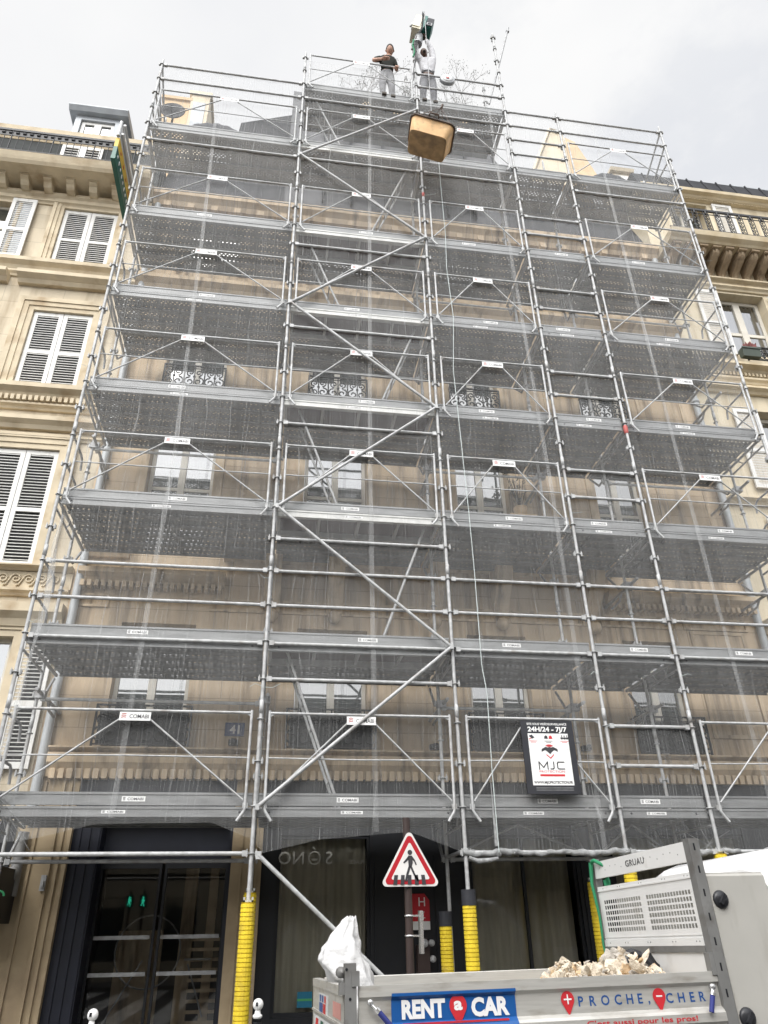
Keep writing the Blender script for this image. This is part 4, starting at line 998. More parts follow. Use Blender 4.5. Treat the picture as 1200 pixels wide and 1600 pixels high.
# leaning roof tube at the top and the tape wraps
mb = MB(); mb.tube([(4.36,.55,18.5),(5.2,.55,22.1)], .024, 8); mb.box(5.12,5.2,.52,.58,21.88,21.94); mb.build('leaning_tube', M['galv_old'], scaf)
mb = MB(); mb.lathe((X[2],0,14.12), [(.026,-.06),(.027,-.06),(.028,.06),(.026,.06)], 10); mb.build('red_tape', M['faderd'], scaf)
mb = MB(); mb.lathe((X[4],0,Z['D']-.12), [(.028,-.08),(.036,-.06),(.04,.05),(.03,.08)], 10); mb.build('red_tape', M['faderd'], scaf)
# base sleeves are foam guards clipped round the posts
def sleeve(x, y, zt, label, cap=True):
    o = thing('foam_sleeve', label, 'post guard', (x, y, 0), 'yellow foam guards on the scaffold feet'); mb = MB(); pr = []; z = .12; r = .078
    body = zt-(.14 if cap else 0); n = int((body-.12)/.042)
    for k in range(n):
        za = .12+k*.042; pr += [(r,za),(r,za+.033),(r-.01,za+.035),(r-.01,za+.040)]
    pr = [(.026,.12)]+pr+[(r,body),(.026,body)]
    mb.lathe((x,y,0), pr, 14, 0, smooth=False); mb.m = [1 if 14 <= i and i < 14*(4*n) and ((i//14-1) % 4) in (1,2) else 0 for i in range(len(mb.f))]; mb.build('foam', [M['yellow'], M['yellow_g']], o)
    if cap:
        mb = MB(); mb.lathe((x,y,0), [(r-.012,body-.02),(r+.006,body-.02),(r+.006,zt),(.03,zt)], 14, 0, smooth=False); mb.build('cap', M['rubber'], o)
        mb = MB(); mb.box(x-.03,x+.03,y+r-.02,y+r+.012,.12,body); mb.build('backing', M['rubber'], o)
    else:
        mb = MB(); mb.box(x-.055,x+.055,y-.02,y+.02,zt,zt+.02); mb.box(x-.055,x-.035,y-.02,y+.02,zt,zt+.05); mb.box(x+.035,x+.055,y-.02,y+.02,zt,zt+.05); mb.build('clamp', M['galv'], o)
sleeve(X[1], 0, 1.85, 'ribbed yellow foam sleeve without cap in front of the stone pier', False)
sleeve(X[1]-.0, YI, 1.98, 'yellow foam sleeve hidden behind the uncapped one by the pier', False)
sleeve(X[2], 0, 1.95, 'black capped yellow foam sleeve in front of the second shop window')
sleeve(X[2]-.06, YI, 1.75, 'dim black capped yellow sleeve beside the red star plaque')
sleeve(X[3], 0, 2.15, 'yellow foam sleeve showing through the gap in the white truck headboard', False)
sleeve(X[3]-.06, YI, 2.06, 'shaded yellow foam sleeve behind the green strap of the truck', False)
sleeve(X[4], 0, 2.31, 'yellow foam sleeve top just above the white cab roof', False)
sleeve(X[0], 0, 1.72, 'yellow foam sleeve cut by the frame edge beside the neon sign', False)

# ================================================================== debris netting
net = thing('debris_net', 'thin white mesh netting hung down the whole face of the scaffold', 'netting', (2.6, .03, 2.33))
def zb(x):
    pts = [(-2.95,2.42),(-2.33,2.5),(-1.74,2.64),(-.48,2.66),(0,2.48),(.12,2.34),(.77,2.48),(1.82,2.56),(2.28,2.4),(2.473,2.32),(8.2,2.32)]
    for (a, c), (b, d) in zip(pts[:-1], pts[1:]):
        if x <= b: return c+(d-c)*(x-a)/(b-a)
    return 2.32
def zt(x): return 18.3 if X[1] <= x <= X[3] else 17.33
mb = MB(); nx, nzv = 300, 60; vs = []
for i in range(nx+1):
    x = X[0]+(X[5]-X[0])*i/nx
    for j in range(nzv+1):
        t = j/nzv; z = zb(x)+(zt(x)-zb(x))*t
        y = .022+.007*math.sin(x*7+.9*math.sin(z*.9))+.005*math.sin(x*23+z*.3+1.5*math.sin(z*.37))+.004*math.sin(z*3.1+x*2)
        vs.append((x, y, z))
mb.add(vs, [(i*(nzv+1)+j, (i+1)*(nzv+1)+j, (i+1)*(nzv+1)+j+1, i*(nzv+1)+j+1) for i in range(nx) for j in range(nzv)], 0, True)
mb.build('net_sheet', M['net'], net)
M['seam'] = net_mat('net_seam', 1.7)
for xs_, zlo, zhi in [([-1.58,-1.5,-1.6,-1.75],2.7,17.3),([1.42,1.38,1.4,1.44],2.56,18.2),([4.2,4.22,4.12,4.1],2.36,17.3),([6.55,6.5,6.48,6.5],2.36,17.3)]:
    n = 30; vs = []
    for i in range(n+1):
        t = i/n; k = min(2, int(t*3)); f = t*3-k; x = xs_[k]*(1-f)+xs_[k+1]*f; z = zlo+(zhi-zlo)*t
        vs += [(x-.032,.008,z),(x+.032,.008,z)]
    mb = MB(); mb.add(vs, [(2*i,2*i+1,2*i+3,2*i+2) for i in range(n)]); mb.build('seam', M['seam'], net)
mb = MB(); pts = []; rs = []
for i in range(140):
    x = X[2]-.03+(X[5]-X[2])*i/139; pts.append((x, -.005+.012*math.sin(x*17), 2.33+.012*math.sin(x*9)+.008*math.sin(x*31))); rs.append(.031+.006*math.sin(x*5)+.004*math.sin(x*13+1)+.003*math.sin(x*47))
mb.tube(pts, rs, 9); mb.ball((X[2],0,2.34),.05,n=10); mb.ball((2.86,-.02,2.32),.042,n=10); mb.ball((X[3],0,2.34),.045,n=10)
mb.tube([(2.5,-.03,2.28),(2.6,-.04,2.24),(2.75,-.04,2.25),(2.85,-.03,2.27)], [.02,.03,.026,.02], 7)
mb.build('rolled_hem', M['net_roll'], net)
mb = MB(); pts = [(-2.82,-.04,6.5),(-2.83,-.06,6.05),(-2.78,-.07,5.5),(-2.76,-.07,5.15),(-2.81,-.05,4.66),(-2.83,-.06,4.0),(-2.86,-.05,3.35),(-2.92,-.04,2.9)]
mb.tube(pts, [.015,.03,.045,.04,.015,.03,.05,.04], 8); mb.build('gathered_edge', M['seam'], net)
mb = MB()
for i in range(14):
    x = -2.9+random.uniform(-.05,.1); mb.tube([(x,.0,2.95),(x+random.uniform(-.2,.5),random.uniform(0,.5),2.55+random.uniform(-.2,.1))], .003, 4)
for i in range(12):
    i0 = random.uniform(4.6,8); mb.tube([(i0,.0,2.35),(i0+random.uniform(-.6,.6),random.uniform(.05,.5),2.35+random.uniform(.1,.5))], .0025, 3)
mb.tube([(2.84,-.02,3.2),(2.84,-.03,2.75),(2.85,-.03,2.4)],[.003,.012,.03],6)
mb.build('loose_strands', M['net_roll'], net)
# wire tails sticking out of the net
mb = MB()
for i in range(46):
    x = X[random.randrange(6)]+random.uniform(-.02,.02); z = random.uniform(3,16.5); s_ = random.choice((-1,1)); l_ = random.uniform(.1,.24)
    mb.tube([(x,-.04,z),(x+s_*l_*.6,-.07,z+random.uniform(-.02,.03)),(x+s_*l_,-.08,z+random.uniform(-.04,.05))], .003, 4)
mb.build('tie_wire', M['rope'], net)

# pull cord down the net
mb = MB(); pts = [(2.82,-.09,16.2),(2.82,-.09,14.24),(2.83,-.09,12.94),(2.8,-.09,12.0),(2.85,-.09,10.8),(2.77,-.09,9.6),(2.79,-.09,8.7),(2.83,-.09,6.93),(2.84,-.09,5.89),(2.83,-.09,4.58),(2.87,-.09,4.2),(2.85,-.09,3.28),(2.85,-.09,2.33)]
mb.tube(pts, .006, 6); tag(base_up(mb.build('hanging_rope', M['rope'])), 'thin pale rope hanging down the net from the tub to the rolled hem', 'rope')

# ================================================================== warning banner
bn = thing('warning_banner', 'black framed white video surveillance banner hung on the lowest guardrail', 'banner', (3.62, -.08, 2.97))
o = Vector((3.62,-.085,3.42)); ax = (EX*1+EZ*.005).normalized(); az_ = (EZ*1+EX*-.0).normalized()
def bp(u, v): return o+ax*u+az_*v
mb = MB(); mb.obox(o, ax*.345, EY*.006, az_*.445); mb.build('backing_sheet', M['rubber'], bn)
def rect(mb, u0, u1, v0, v1, d, mi=0): mb.add([bp(u0,v0)-EY*d, bp(u1,v0)-EY*d, bp(u1,v1)-EY*d, bp(u0,v1)-EY*d], [(0,1,2,3)], mi)
def btx(mb, s_, u, v, h, mi, w=None, bold=0.0, al='c'): mb.text(s_, bp(u,v)-EY*.010, ax, az_, h, mi, al, bold, w)
mb = MB(); rect(mb,-.265,.265,-.345,.28,.008,0)
btx(mb,"SITE SOUS VIDÉOSURVEILLANCE",0,.385,.026,0,.53,.02); btx(mb,"24H/24 - 7J/7",0,.305,.058,0,.52,.035)
rect(mb,-.265,.265,.085,.087,.009,3)

def stroke(u0,v0,u1,v1,w=.013):
    a_, b_ = Vector((u0,v0)), Vector((u1,v1)); d_ = (b_-a_).normalized(); n_ = Vector((-d_.y,d_.x))*w*.5; e_ = d_*w*.5
    mb.add([bp(*p_)-EY*.0102 for p_ in (a_-n_-e_, b_-n_+e_, b_+n_+e_, a_+n_-e_)], [(0,1,2,3)], 1)
for q_ in ((-.16,-.155,-.16,-.07),(-.16,-.07,-.105,-.135),(-.105,-.135,-.05,-.07),(-.05,-.07,-.05,-.155),(.03,-.07,.03,-.14),(.03,-.14,.015,-.152),(.015,-.152,-.012,-.152),(.165,-.07,.09,-.07),(.09,-.07,.078,-.085),(.078,-.085,.078,-.138),(.078,-.138,.09,-.152),(.09,-.152,.165,-.152)): stroke(*q_)
btx(mb,"PROTECTION",0,-.195,.024,2,.33); rect(mb,-.16,.16,-.24,-.215,.0095,2)
btx(mb,"WWW.MJCPROTECTION.FR",0,-.325,.03,1,.5,.025)
# bird-like emblem with signal arcs
mb.poly([(-.11,.0),(-.1,.035),(-.05,.06),(-.02,.05),(0,.06),(.02,.05),(.05,.06),(.1,.035),(.11,0),(.06,.02),(.03,.0),(0,-.03),(-.03,0),(-.06,.02)], bp(0,.055)-EY*.0095, ax, az_, EY, -.001, 0, 1)
mb.poly([(-.05,.0),(0,-.045),(.05,0),(.05,-.015),(0,-.062),(-.05,-.015)], bp(0,.03)-EY*.0095, ax, az_, EY, -.001, 0, 2)
for k, r_ in enumerate((.028,.045,.062)):
    pts = [(r_*math.cos(PI*(.2+.6*i/8)), .09+.55*r_*math.sin(PI*(.2+.6*i/8))) for i in range(9)]; pts += [(p_[0]*.92, p_[1]-.008) for p_ in pts[::-1]]
    mb.poly(pts, bp(0,.02)-EY*.0095, ax, az_, EY, -.001, 0, 2)
# three pictograms: camera, alarm lamps, guards
mb.poly([(-.04,.015),(.0,.03),(.035,-.005),(-.0,-.022)], bp(-.215,.235)-EY*.0095, ax, az_, EY, -.001, 0, 1); mb.poly([(-.04,-.02),(-.01,-.01),(-.01,-.02),(-.04,-.03)], bp(-.215,.235)-EY*.0095, ax, az_, EY, -.001, 0, 2)
for u in (-.03,.03): mb.poly([(-.025,-.02),(.025,-.02),(.018,.012),(0,.022),(-.018,.012)], bp(u,.235)-EY*.0095, ax, az_, EY, -.001, 0, 1 if u < 0 else 2)
for u in (.18,.215,.25): mb.poly([(-.018,-.02),(0,-.028),(.018,-.02),(.014,.0),(-.014,0)], bp(u,.235)-EY*.0095, ax, az_, EY, -.001, 0, 1); 
for u in (.18,.215,.25): mb.poly([(.009*math.cos(t*PI/4),.009*math.sin(t*PI/4)) for t in range(8)], bp(u,.25)-EY*.0095, ax, az_, EY, -.001, 0, 1)
for u, c_ in ((-.2,2),(0,1),(.21,2)): rect(mb,u-.055,u+.055,.183,.189,.009,c_); rect(mb,u-.035,u+.035,.168,.174,.009,c_)
for v in (-.375,-.39,-.405): rect(mb,-.23,.25,v,v+.004,.009,3)
mb.build('printed_panel', [M['white'], M['darktext'], M['red'], M['galv_old']], bn)

# ================================================================== hoist, cable, tub, reel
ho = thing('hoist', 'green and cream electric hoist held up on the top scaffold post', 'hoist', (2.6, -.12, 19.5))
ho.rotation_euler = (0,0,0)
mb = MB(); c = Vector((2.56,-.1,20.0)); tl = Vector((.24,0,.97)).normalized(); sx = Vector((.97,0,-.24)).normalized()
mb.obox(c, sx*.1, EY*.18, tl*.3); mb.obox(c-sx*.02, sx*.085, EY*.2, tl*.24); mb.build('housing', M['hoist_c'], ho)
mb = MB(); mb.obox(c+sx*.135+tl*.06, sx*.035, EY*.19, tl*.27); mb.build('gear_flange', M['hoist_g'], ho)
mb = MB(); mb.obox(c+sx*.25+tl*.1-EY*.02, sx*.085, EY*.15, tl*.19); mb.obox(c+sx*.26+tl*.1-EY*.18, sx*.075, EY*.012, tl*.17, 1); mb.obox(c+sx*.26+tl*.0-EY*.195, sx*.06, EY*.004, tl*.05, 2); mb.obox(c+sx*.26+tl*.0-EY*.2, sx*.045, EY*.003, tl*.035, 1); mb.build('control_box', [M['hoist_g'], M['rubber'], M['sgrey']], ho)
mb = MB(); mb.tube([c-tl*.28+sx*.1, c-tl*.62+sx*.14], .1, 12); mb.tube([c-tl*.5+sx*.1, c-tl*.72+sx*.06], .05, 8); mb.build('motor', M['hoist_a'], ho)
mb = MB(); mb.tube([(2.5,-.06,19.5),(2.473,-.03,19.5)], .03, 8); mb.lathe((2.473,0,19.5),[(.03,-.06),(.05,-.06),(.05,.06),(.03,.06)],10); mb.tube([(2.473,0,19.62),(2.62,-.3,19.7),(2.6,-.62,19.68)], .024, 8); mb.lathe((2.58,-.62,19.62),[(.07,-.015),(.05,-.006),(.05,.006),(.07,.015)],14,axis='x'); mb.build('swing_arm', M['hoist_a'], ho)
mb = MB()
for k, q in enumerate(((.0,0),(.03,.02),(-.03,.03))): mb.tube([(2.58+q[0],-.16,19.5),(2.5+q[0],-.18,19.3+q[1]),(2.46+q[0]*.5,-.14,19.0),(2.47,-.12,18.7+q[1]),(2.42,-.1,18.35),(2.4,-.09,17.9)], .012, 6)
mb.build('power_cable', M['cable'], ho)
mb = MB(); mb.tube([(2.45,-.14,19.45),(2.41,-.16,19.2),(2.45,-.15,18.95),(2.41,-.13,18.75)], .02, 6); mb.build('green_sling', M['greenstrap'], ho)

tub = thing('mortar_tub', 'dirty orange rectangular plastic tub dangling in mid air below the hoist', 'tub', (2.43, -.66, 14.66))
tub.rotation_euler = (R(9), R(17.0), R(-2))
def rr(w, d, r, n=5):
    p = []
    for cx, cy, a0 in ((w-r,d-r,0),(-w+r,d-r,PI/2),(-w+r,-d+r,PI),(w-r,-d+r,1.5*PI)):
        for i in range(n+1): a = a0+PI/2*i/n; p.append((cx+r*math.cos(a), cy+r*math.sin(a)))
    return p
def loft(mb, rings, mi=0, smooth=True, close=False):
    n = len(rings[0]); vs = [v for r_ in rings for v in r_]
    mb.add(vs, [(i*n+k, i*n+(k+1) % n, (i+1)*n+(k+1) % n, (i+1)*n+k) for i in range(len(rings)-1) for k in range(n)], mi, smooth)
    if close: mb.add(rings[0], [tuple(range(n))[::-1]], mi)
mb = MB(); rg = []
for z, w, d, r_ in ((.0,.325,.245,.05),(.006,.345,.265,.06),(.025,.362,.282,.07),(.2,.39,.31,.09),(.35,.425,.34,.1)): rg.append([(a,b,z) for a, b in rr(w,d,r_)])
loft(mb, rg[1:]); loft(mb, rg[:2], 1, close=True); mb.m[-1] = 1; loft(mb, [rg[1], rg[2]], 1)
rg2 = [[(a,b,z) for a, b in rr(w,d,r_)] for z, w, d, r_ in ((.35,.42,.335,.11),(.03,.37,.29,.11))]
loft(mb, rg2); mb.add(rg2[1], [tuple(range(len(rg2[1])))])
mb.build('trough', [M['orange'], mat('dark_trough_base', (0.4,0.26,0.13), 0.7, var=0.25, scale=7, dark=(0.22,0.15,0.09), dpos=(0.45,0.75), dscale=6)], tub, local=True)  # underside and lowest edge take a darker brown than the sides
mb = MB(); loft(mb, [[(a,b,z) for a, b in rr(w,d,.13)] for z, w, d in ((.335,.425,.34),(.33,.448,.363),(.345,.455,.37),(.36,.448,.363),(.365,.42,.335))]); mb.build('rim', M['rim'], tub, local=True)
mb = MB()
for s_ in (-1,1):
    mb.tube([(-.1,s_*.39,.35),(-.08,s_*.44,.38),(.08,s_*.44,.38),(.1,s_*.39,.35)], .02, 6)
for sx_ in (-.36,.36):
    for sy_ in (-.3,.3): mb.tube([(sx_,sy_,.36),(0,0,1.1)], .006, 5)
mb.tube([(0,0,1.1),(.0,0,1.2)], .025, 6)
mb.build('sling', M['rim'], tub, local=True)
mb = MB(); mb.tube([(2.6,-.69,19.62),(2.58,-.67,15.83)], .008, 5); tag(base_up(mb.build('hoist_cable', M['galv_old'])), 'thin steel cable running from the hoist down to the orange tub', 'cable')

rl = thing('cable_reel', 'round grey reel with dull red centre hung on the top right rail', 'reel', (3.18, -.07, 17.95))
mb = MB(); mb.lathe((3.18,-.07,18.12),[(0,-.05),(.16,-.05),(.17,-.04),(.17,.03),(.0,.03)],20,axis='y'); mb.build('drum', M['hoist_a'], rl)
mb = MB(); mb.lathe((3.18,-.125,18.12),[(.12,.004),(.12,0),(0.045,0)],18,0,axis='y'); mb.lathe((3.18,-.128,18.12),[(.035,.003),(.035,0),(0,0)],12,1,axis='y'); mb.tube([(3.18,-.07,18.28),(3.19,-.05,18.4)],.012,5,1); mb.build('face', [M['sgrey'], M['faderd']], rl)

# ================================================================== bollards, road sign
def bollard(x, y, zc):
    b = thing('bollard', 'dark bollard with a chipped white ball top in front of the navy shop frame', 'bollard', (x,y,0), 'white topped bollards along the kerb')
    mb = MB(); mb.lathe((x,y,0),[(.06,0),(.06,.12),(.045,.15),(.036,zc-.12)],14); mb.build('post', M['black'], b)
    mb = MB(); mb.lathe((x,y,zc-.12),[(.03,.02),(.04,.03),(.04,.045),(.026,.055),(.022,.08)],14); mb.ball((x,y,zc),.045,n=16); mb.obox((x-.01,y-.042,zc+.005),EX*.01,EY*.004,EZ*.014,1); mb.build('cap', [M['white'], M['black']], b)
    return b
b1 = bollard(.17, -1.55, 1.035); b2 = copy_tree(b1, (-1.36,.05,-.04)); b2['label'] = 'dark bollard with a chipped white ball top in front of the glass doors'
rs_ = thing('road_sign', 'red bordered triangular pedestrian crossing sign on a brown pole', 'road sign', (1.5,-1.55,0))
def rtri(s, r, n=5):
    h = s*math.sqrt(3)/2; c = [(-s/2,-h/3),(s/2,-h/3),(0,2*h/3)]; p = []
    for i, (cx, cy) in enumerate(c):
        d = math.hypot(cx, cy); ux, uy = cx/d, cy/d; q = (cx-ux*2*r, cy-uy*2*r); a0 = math.atan2(uy, ux)
        for k in range(n+1): a = a0-PI/3+2*PI/3*k/n; p.append((q[0]+r*math.cos(a), q[1]+r*math.sin(a)))
    return p
mb = MB(); o = Vector((1.515,-1.62,2.085)); k_ = 1.0
mb.poly(rtri(.575,.035), o, EX, EZ, EY, 0, .02, 0); mb.poly(rtri(.515,.03), o, EX, EZ, EY, -.003, -.0001, 1); mb.poly(rtri(.375,.012), o, EX, EZ, EY, -.006, -.0031, 0)
def sg_(pts): mb.poly([(p_*1.14, q_*1.06) for p_, q_ in pts], o, EX, EZ, EY, -.0085, -.0061, 2)
sg_([(.0+.02*math.cos(t*PI/5), .115+.022*math.sin(t*PI/5)) for t in range(10)])
sg_([(-.014,.09),(.018,.088),(.022,.03),(.012,.0),(-.014,.0),(-.016,.05)])
sg_([(-.012,.088),(-.04,.055),(-.058,.035),(-.052,.025),(-.03,.04),(-.008,.062)]); sg_([(.016,.086),(.04,.055),(.056,.015),(.046,.01),(.034,.04),(.014,.06)])
sg_([(-.014,.005),(.006,.002),(-.016,-.06),(-.03,-.115),(-.048,-.115),(-.036,-.06)]); sg_([(-.004,.004),(.013,.004),(.04,-.06),(.075,-.112),(.058,-.118),(.022,-.06)])
for k in range(5):
    x = -.125+k*.058; sl = -.006*(2-k)*-1
    sg_([(x-.016-.008*(2-k)*.3,-.143),(x+.016-.008*(2-k)*.3,-.143),(x+.016+.008*(2-k)*.3,-.066),(x-.014+.008*(2-k)*.3,-.066)])
mb.build('triangle_plate', [M['signwhite'], M['signred'], M['darktext']], rs_)
mb = MB(); mb.tube([(1.5,-1.56,0),(1.5,-1.56,2.52)], .036, 12); mb.build('pole', M['polebrown'], rs_)
mb = MB()
for z in (1.68,1.52): mb.lathe((1.5,-1.56,z),[(.036,-.008),(.042,-.008),(.042,.008),(.036,.008)],12); mb.box(1.53,1.6,-1.6,-1.585,z-.008,z+.008)
mb.box(1.585,1.615,-1.65,-1.56,1.38,1.72); mb.box(1.58,1.62,-1.655,-1.61,1.64,1.71); mb.build('clamp', M['chrome'], rs_)

# ================================================================== people
def skin(name, joints, edges, root, mt, parent, sub=2):
    names = list(joints); idx = {n_: i for i, n_ in enumerate(names)}; off = parent.location
    me = bpy.data.meshes.new(name); me.from_pydata([Vector(joints[n_][0])-off for n_ in names], [(idx[a], idx[b]) for a, b in edges], [])
    ob = bpy.data.objects.new(name, me); COL.objects.link(ob)
    md = ob.modifiers.new("s", 'SKIN'); md.use_smooth_shade = True
    for i, n_ in enumerate(names):
        r_ = joints[n_][1]; r_ = r_ if isinstance(r_, tuple) else (r_, r_)
        me.skin_vertices[0].data[i].radius = r_; me.skin_vertices[0].data[i].use_root = (n_ == root)
    sb = ob.modifiers.new("d", 'SUBSURF'); sb.levels = sub; sb.render_levels = sub
    dg = bpy.context.evaluated_depsgraph_get(); m2 = bpy.data.meshes.new_from_object(ob.evaluated_get(dg))
    bpy.data.objects.remove(ob); m2.name = name; m2.materials.clear(); m2.materials.append(mt)
    for p in m2.polygons: p.use_smooth = True
    o2 = bpy.data.objects.new(name, m2); COL.objects.link(o2); o2.parent = parent
    return o2
def join_into(ob, mb):
    """append extra geometry (head, fingers) to a body so that it stays one mesh"""
    bm = bmesh.new(); bm.from_mesh(ob.data); off = ob.parent.location
    vs = [bm.verts.new(Vector(v)-off) for v in mb.v]
    for f, s_ in zip(mb.f, mb.sm):
        try: q = bm.faces.new([vs[i] for i in f]); q.smooth = True
        except ValueError: pass
    bm.to_mesh(ob.data); bm.free()
def head(mb, c, face, up, r=.105):
    """skull, jaw, nose, brow, ears; face = viewing direction"""
    c, f, u = Vector(c), Vector(face).normalized(), Vector(up).normalized(); s_ = f.cross(u).normalized(); u = s_.cross(f).normalized()
    n = 18; h = 14; vs = []; fs = []
    for i in range(h+1):
        p = PI*i/h
        for k in range(n):
            t = 2*PI*k/n; a, b, d = math.sin(p)*math.cos(t), math.sin(p)*math.sin(t), math.cos(p)
            jaw = 1-.25*max(0, -d)**1.5
            ff = b*.98*(1.0 if b < 0 else .95)*jaw; ss = a*.8*jaw; uu = d*1.22
            if b > 0: 
                ff += .13*math.exp(-((a/.16)**2+((d+.1)/.2)**2)); ff -= .07*math.exp(-(((abs(a)-.34)/.16)**2+((d-.1)/.1)**2)); ff += .04*math.exp(-((a/.3)**2+((d+.52)/.12)**2)); ff -= .035*math.exp(-((a/.3)**2+((d+.42)/.035)**2))
            vs.append(c+(s_*ss+f*ff+u*uu)*r)
    for i in range(h):
        for k in range(n): k2 = (k+1) % n; fs.append((i*n+k,(i+1)*n+k,(i+1)*n+k2,i*n+k2))
    mb.add(vs, fs, 0, True)
    for e in (-1,1):
        q = c+s_*e*.8*r-f*.05*r; mb.tube([q-u*.22*r, q+s_*e*.1*r, q+u*.22*r], [.1*r,.16*r,.1*r], 6)
    return f, u, s_
def hand(mb, wrist, d, palm_n, curl=.6, ln=.18):
    """palm, four unequal curled fingers and a side thumb"""
    w, d, pn = Vector(wrist), Vector(d).normalized(), Vector(palm_n).normalized(); sd_ = d.cross(pn).normalized(); pn = sd_.cross(d).normalized()
    pl = ln*.5
    mb.obox(w+d*pl*.5, sd_*.038, d*pl*.55, pn*.013)
    for k, (o_, l_) in enumerate(((-.03,.85),(-.01,1.0),(.011,.95),(.031,.75))):
        p0 = w+d*pl*1.0+sd_*o_; L_ = ln*.5*l_; pts = [p0]; a = 0; p = p0
        for q in range(3): a += curl*(.6+.25*k/3); p = p+(d*math.cos(a)+pn*math.sin(a))*L_*(.42,.33,.25)[q]; pts.append(p)
        mb.tube(pts, [.0095,.009,.0085,.007], 6)
    t0 = w+d*pl*.3-sd_*.036; mb.tube([t0, t0+(d*.5-sd_*.7+pn*.35)*.045, t0+(d*1.0-sd_*.8+pn*.9)*.06], [.012,.0105,.008], 6)

# --- man one: leaning over the rail, dark short-sleeved shirt
p1 = thing('person', 'man in dark short sleeved shirt and grey trousers with his elbow raised, watching the tub', 'person', (1.84,.2,17.4))
J = dict(pel=((1.84,.15,18.34),(.135,.1)), wai=((1.845,.1,18.56),(.115,.085)), che=((1.85,.04,18.76),(.145,.1)), nek=((1.875,-.0,18.88),(.06,.06)), hed=((1.885,-.03,18.95),(.055,.055)),
  sL=((1.69,.03,18.8),.06), eL=((1.5,-.0,18.63),.045), wL=((1.72,-.1,18.56),.03), sR=((2.0,.03,18.78),.06), eR=((2.06,.08,18.52),.045), wR=((2.04,-.02,18.36),.03),
  hL=((1.75,.15,18.26),(.085,.085)), kL=((1.735,.13,17.86),(.058,.058)), aL=((1.75,.19,17.47),(.04,.04)), fL=((1.74,.06,17.43),(.035,.03)), hR=((1.93,.15,18.26),(.085,.085)), kR=((1.945,.14,17.86),(.058,.058)), aR=((1.95,.22,17.47),(.04,.04)), fR=((1.95,.09,17.43),(.035,.03)))
ED = [('pel','wai'),('wai','che'),('che','nek'),('nek','hed'),('che','sL'),('sL','eL'),('eL','wL'),('che','sR'),('sR','eR'),('eR','wR'),('pel','hL'),('hL','kL'),('kL','aL'),('aL','fL'),('pel','hR'),('hR','kR'),('kR','aR'),('aR','fR')]
def grow(J, keys, d, over={}):
    o_ = {}
    for k in keys:
        r_ = J[k][1]; r_ = r_ if isinstance(r_, tuple) else (r_, r_); o_[k] = (J[k][0], (r_[0]+d, r_[1]+d))
    o_.update(over); return o_
def sube(keys): return [(a, b) for a, b in ED if a in keys and b in keys]
def mid(a, b, t): return tuple(a[i]+(b[i]-a[i])*t for i in range(3))
body = skin('body', J, ED, 'pel', M['skin'], p1)
mb = MB(); f1, u1, s1 = head(mb, (1.89,-.07,18.99), (-.12,-.75,-.62), (-.03,-.6,.8))
hand(mb, J['wL'][0], (.9,-.3,-.05), (.1,-.2,-1), .5); hand(mb, J['wR'][0], (-.1,-.8,-.25), (0,-.2,-1), .7)
join_into(body, mb)
mb = MB(); c = Vector((1.89,-.07,18.99))-f1*.016+u1*.012; n = 16
vs = []
for i in range(7):
    p = PI*.5*i/6
    for k in range(n):
        t = 2*PI*k/n; a, b, d = math.sin(p)*math.cos(t), math.sin(p)*math.sin(t), math.cos(p)
        vs.append(c+(s1*a*.86+f1*(b*1.0-.05)+u1*(d*1.24-(.35*max(0,-b))))*.112)
mb.add(vs, [(i*n+k,(i+1)*n+k,(i+1)*n+(k+1) % n,i*n+(k+1) % n) for i in range(6) for k in range(n)], 0, True); mb.build('hair', M['hair'], p1)
ks = ['wai','che','nek','sL','eLs','sR','eRs']
Js = grow(J, ['wai','che','sL','sR'], .014, {'eLs':(mid(J['sL'][0],J['eL'][0],.92),(.06,.06)),'eRs':(mid(J['sR'][0],J['eR'][0],.8),(.06,.06)),'nk':(mid(J['che'][0],J['nek'][0],.75),(.075,.07)),'hem':((1.845,.11,18.5),(.14,.1))})
skin('shirt', Js, [('hem','wai'),('wai','che'),('che','nk'),('che','sL'),('sL','eLs'),('che','sR'),('sR','eRs')], 'wai', M['shirt_d'], p1)
Jt = grow(J, ['pel','hL','kL','aL','hR','kR','aR'], .02, {'wb':((1.845,.12,18.5),(.135,.1))})
skin('trousers', Jt, [('wb','pel'),('pel','hL'),('hL','kL'),('kL','aL'),('pel','hR'),('hR','kR'),('kR','aR')], 'pel', M['trouser'], p1)
mb = MB()
for k in ('L','R'): a = Vector(J['a'+k][0]); mb.obox((a.x,a.y-.07,17.405),EX*.048,EY*.135,EZ*.032); mb.tube([(a.x,a.y,17.42),(a.x,a.y,17.52)],[.06,.05],8)
mb.build('boots', M['boot'], p1)

# --- man two: white sweatshirt, both arms up at the hoist
p2 = thing('person', 'man in white sweatshirt and dark grey trousers with both arms up gripping the hoist', 'person', (2.79,.2,17.4))
J = dict(pel=((2.79,.14,18.44),(.14,.105)), wai=((2.79,.1,18.68),(.12,.09)), che=((2.775,.06,18.93),(.155,.105)), nek=((2.735,.03,19.07),(.062,.062)), hed=((2.715,.01,19.13),(.055,.055)),
  sL=((2.63,.05,18.96),.065), eL=((2.5,-.05,19.12),.05), wL=((2.52,-.12,19.4),.033), sR=((2.93,.05,19.04),.065), eR=((2.89,-.03,19.36),.05), wR=((2.73,-.12,19.63),.033),
  hL=((2.69,.15,18.36),(.09,.09)), kL=((2.66,.12,17.9),(.06,.06)), aL=((2.65,.2,17.48),(.04,.04)), fL=((2.63,.07,17.43),(.035,.03)), hR=((2.89,.15,18.36),(.09,.09)), kR=((2.9,.13,17.9),(.06,.06)), aR=((2.9,.22,17.48),(.04,.04)), fR=((2.91,.09,17.43),(.035,.03)))
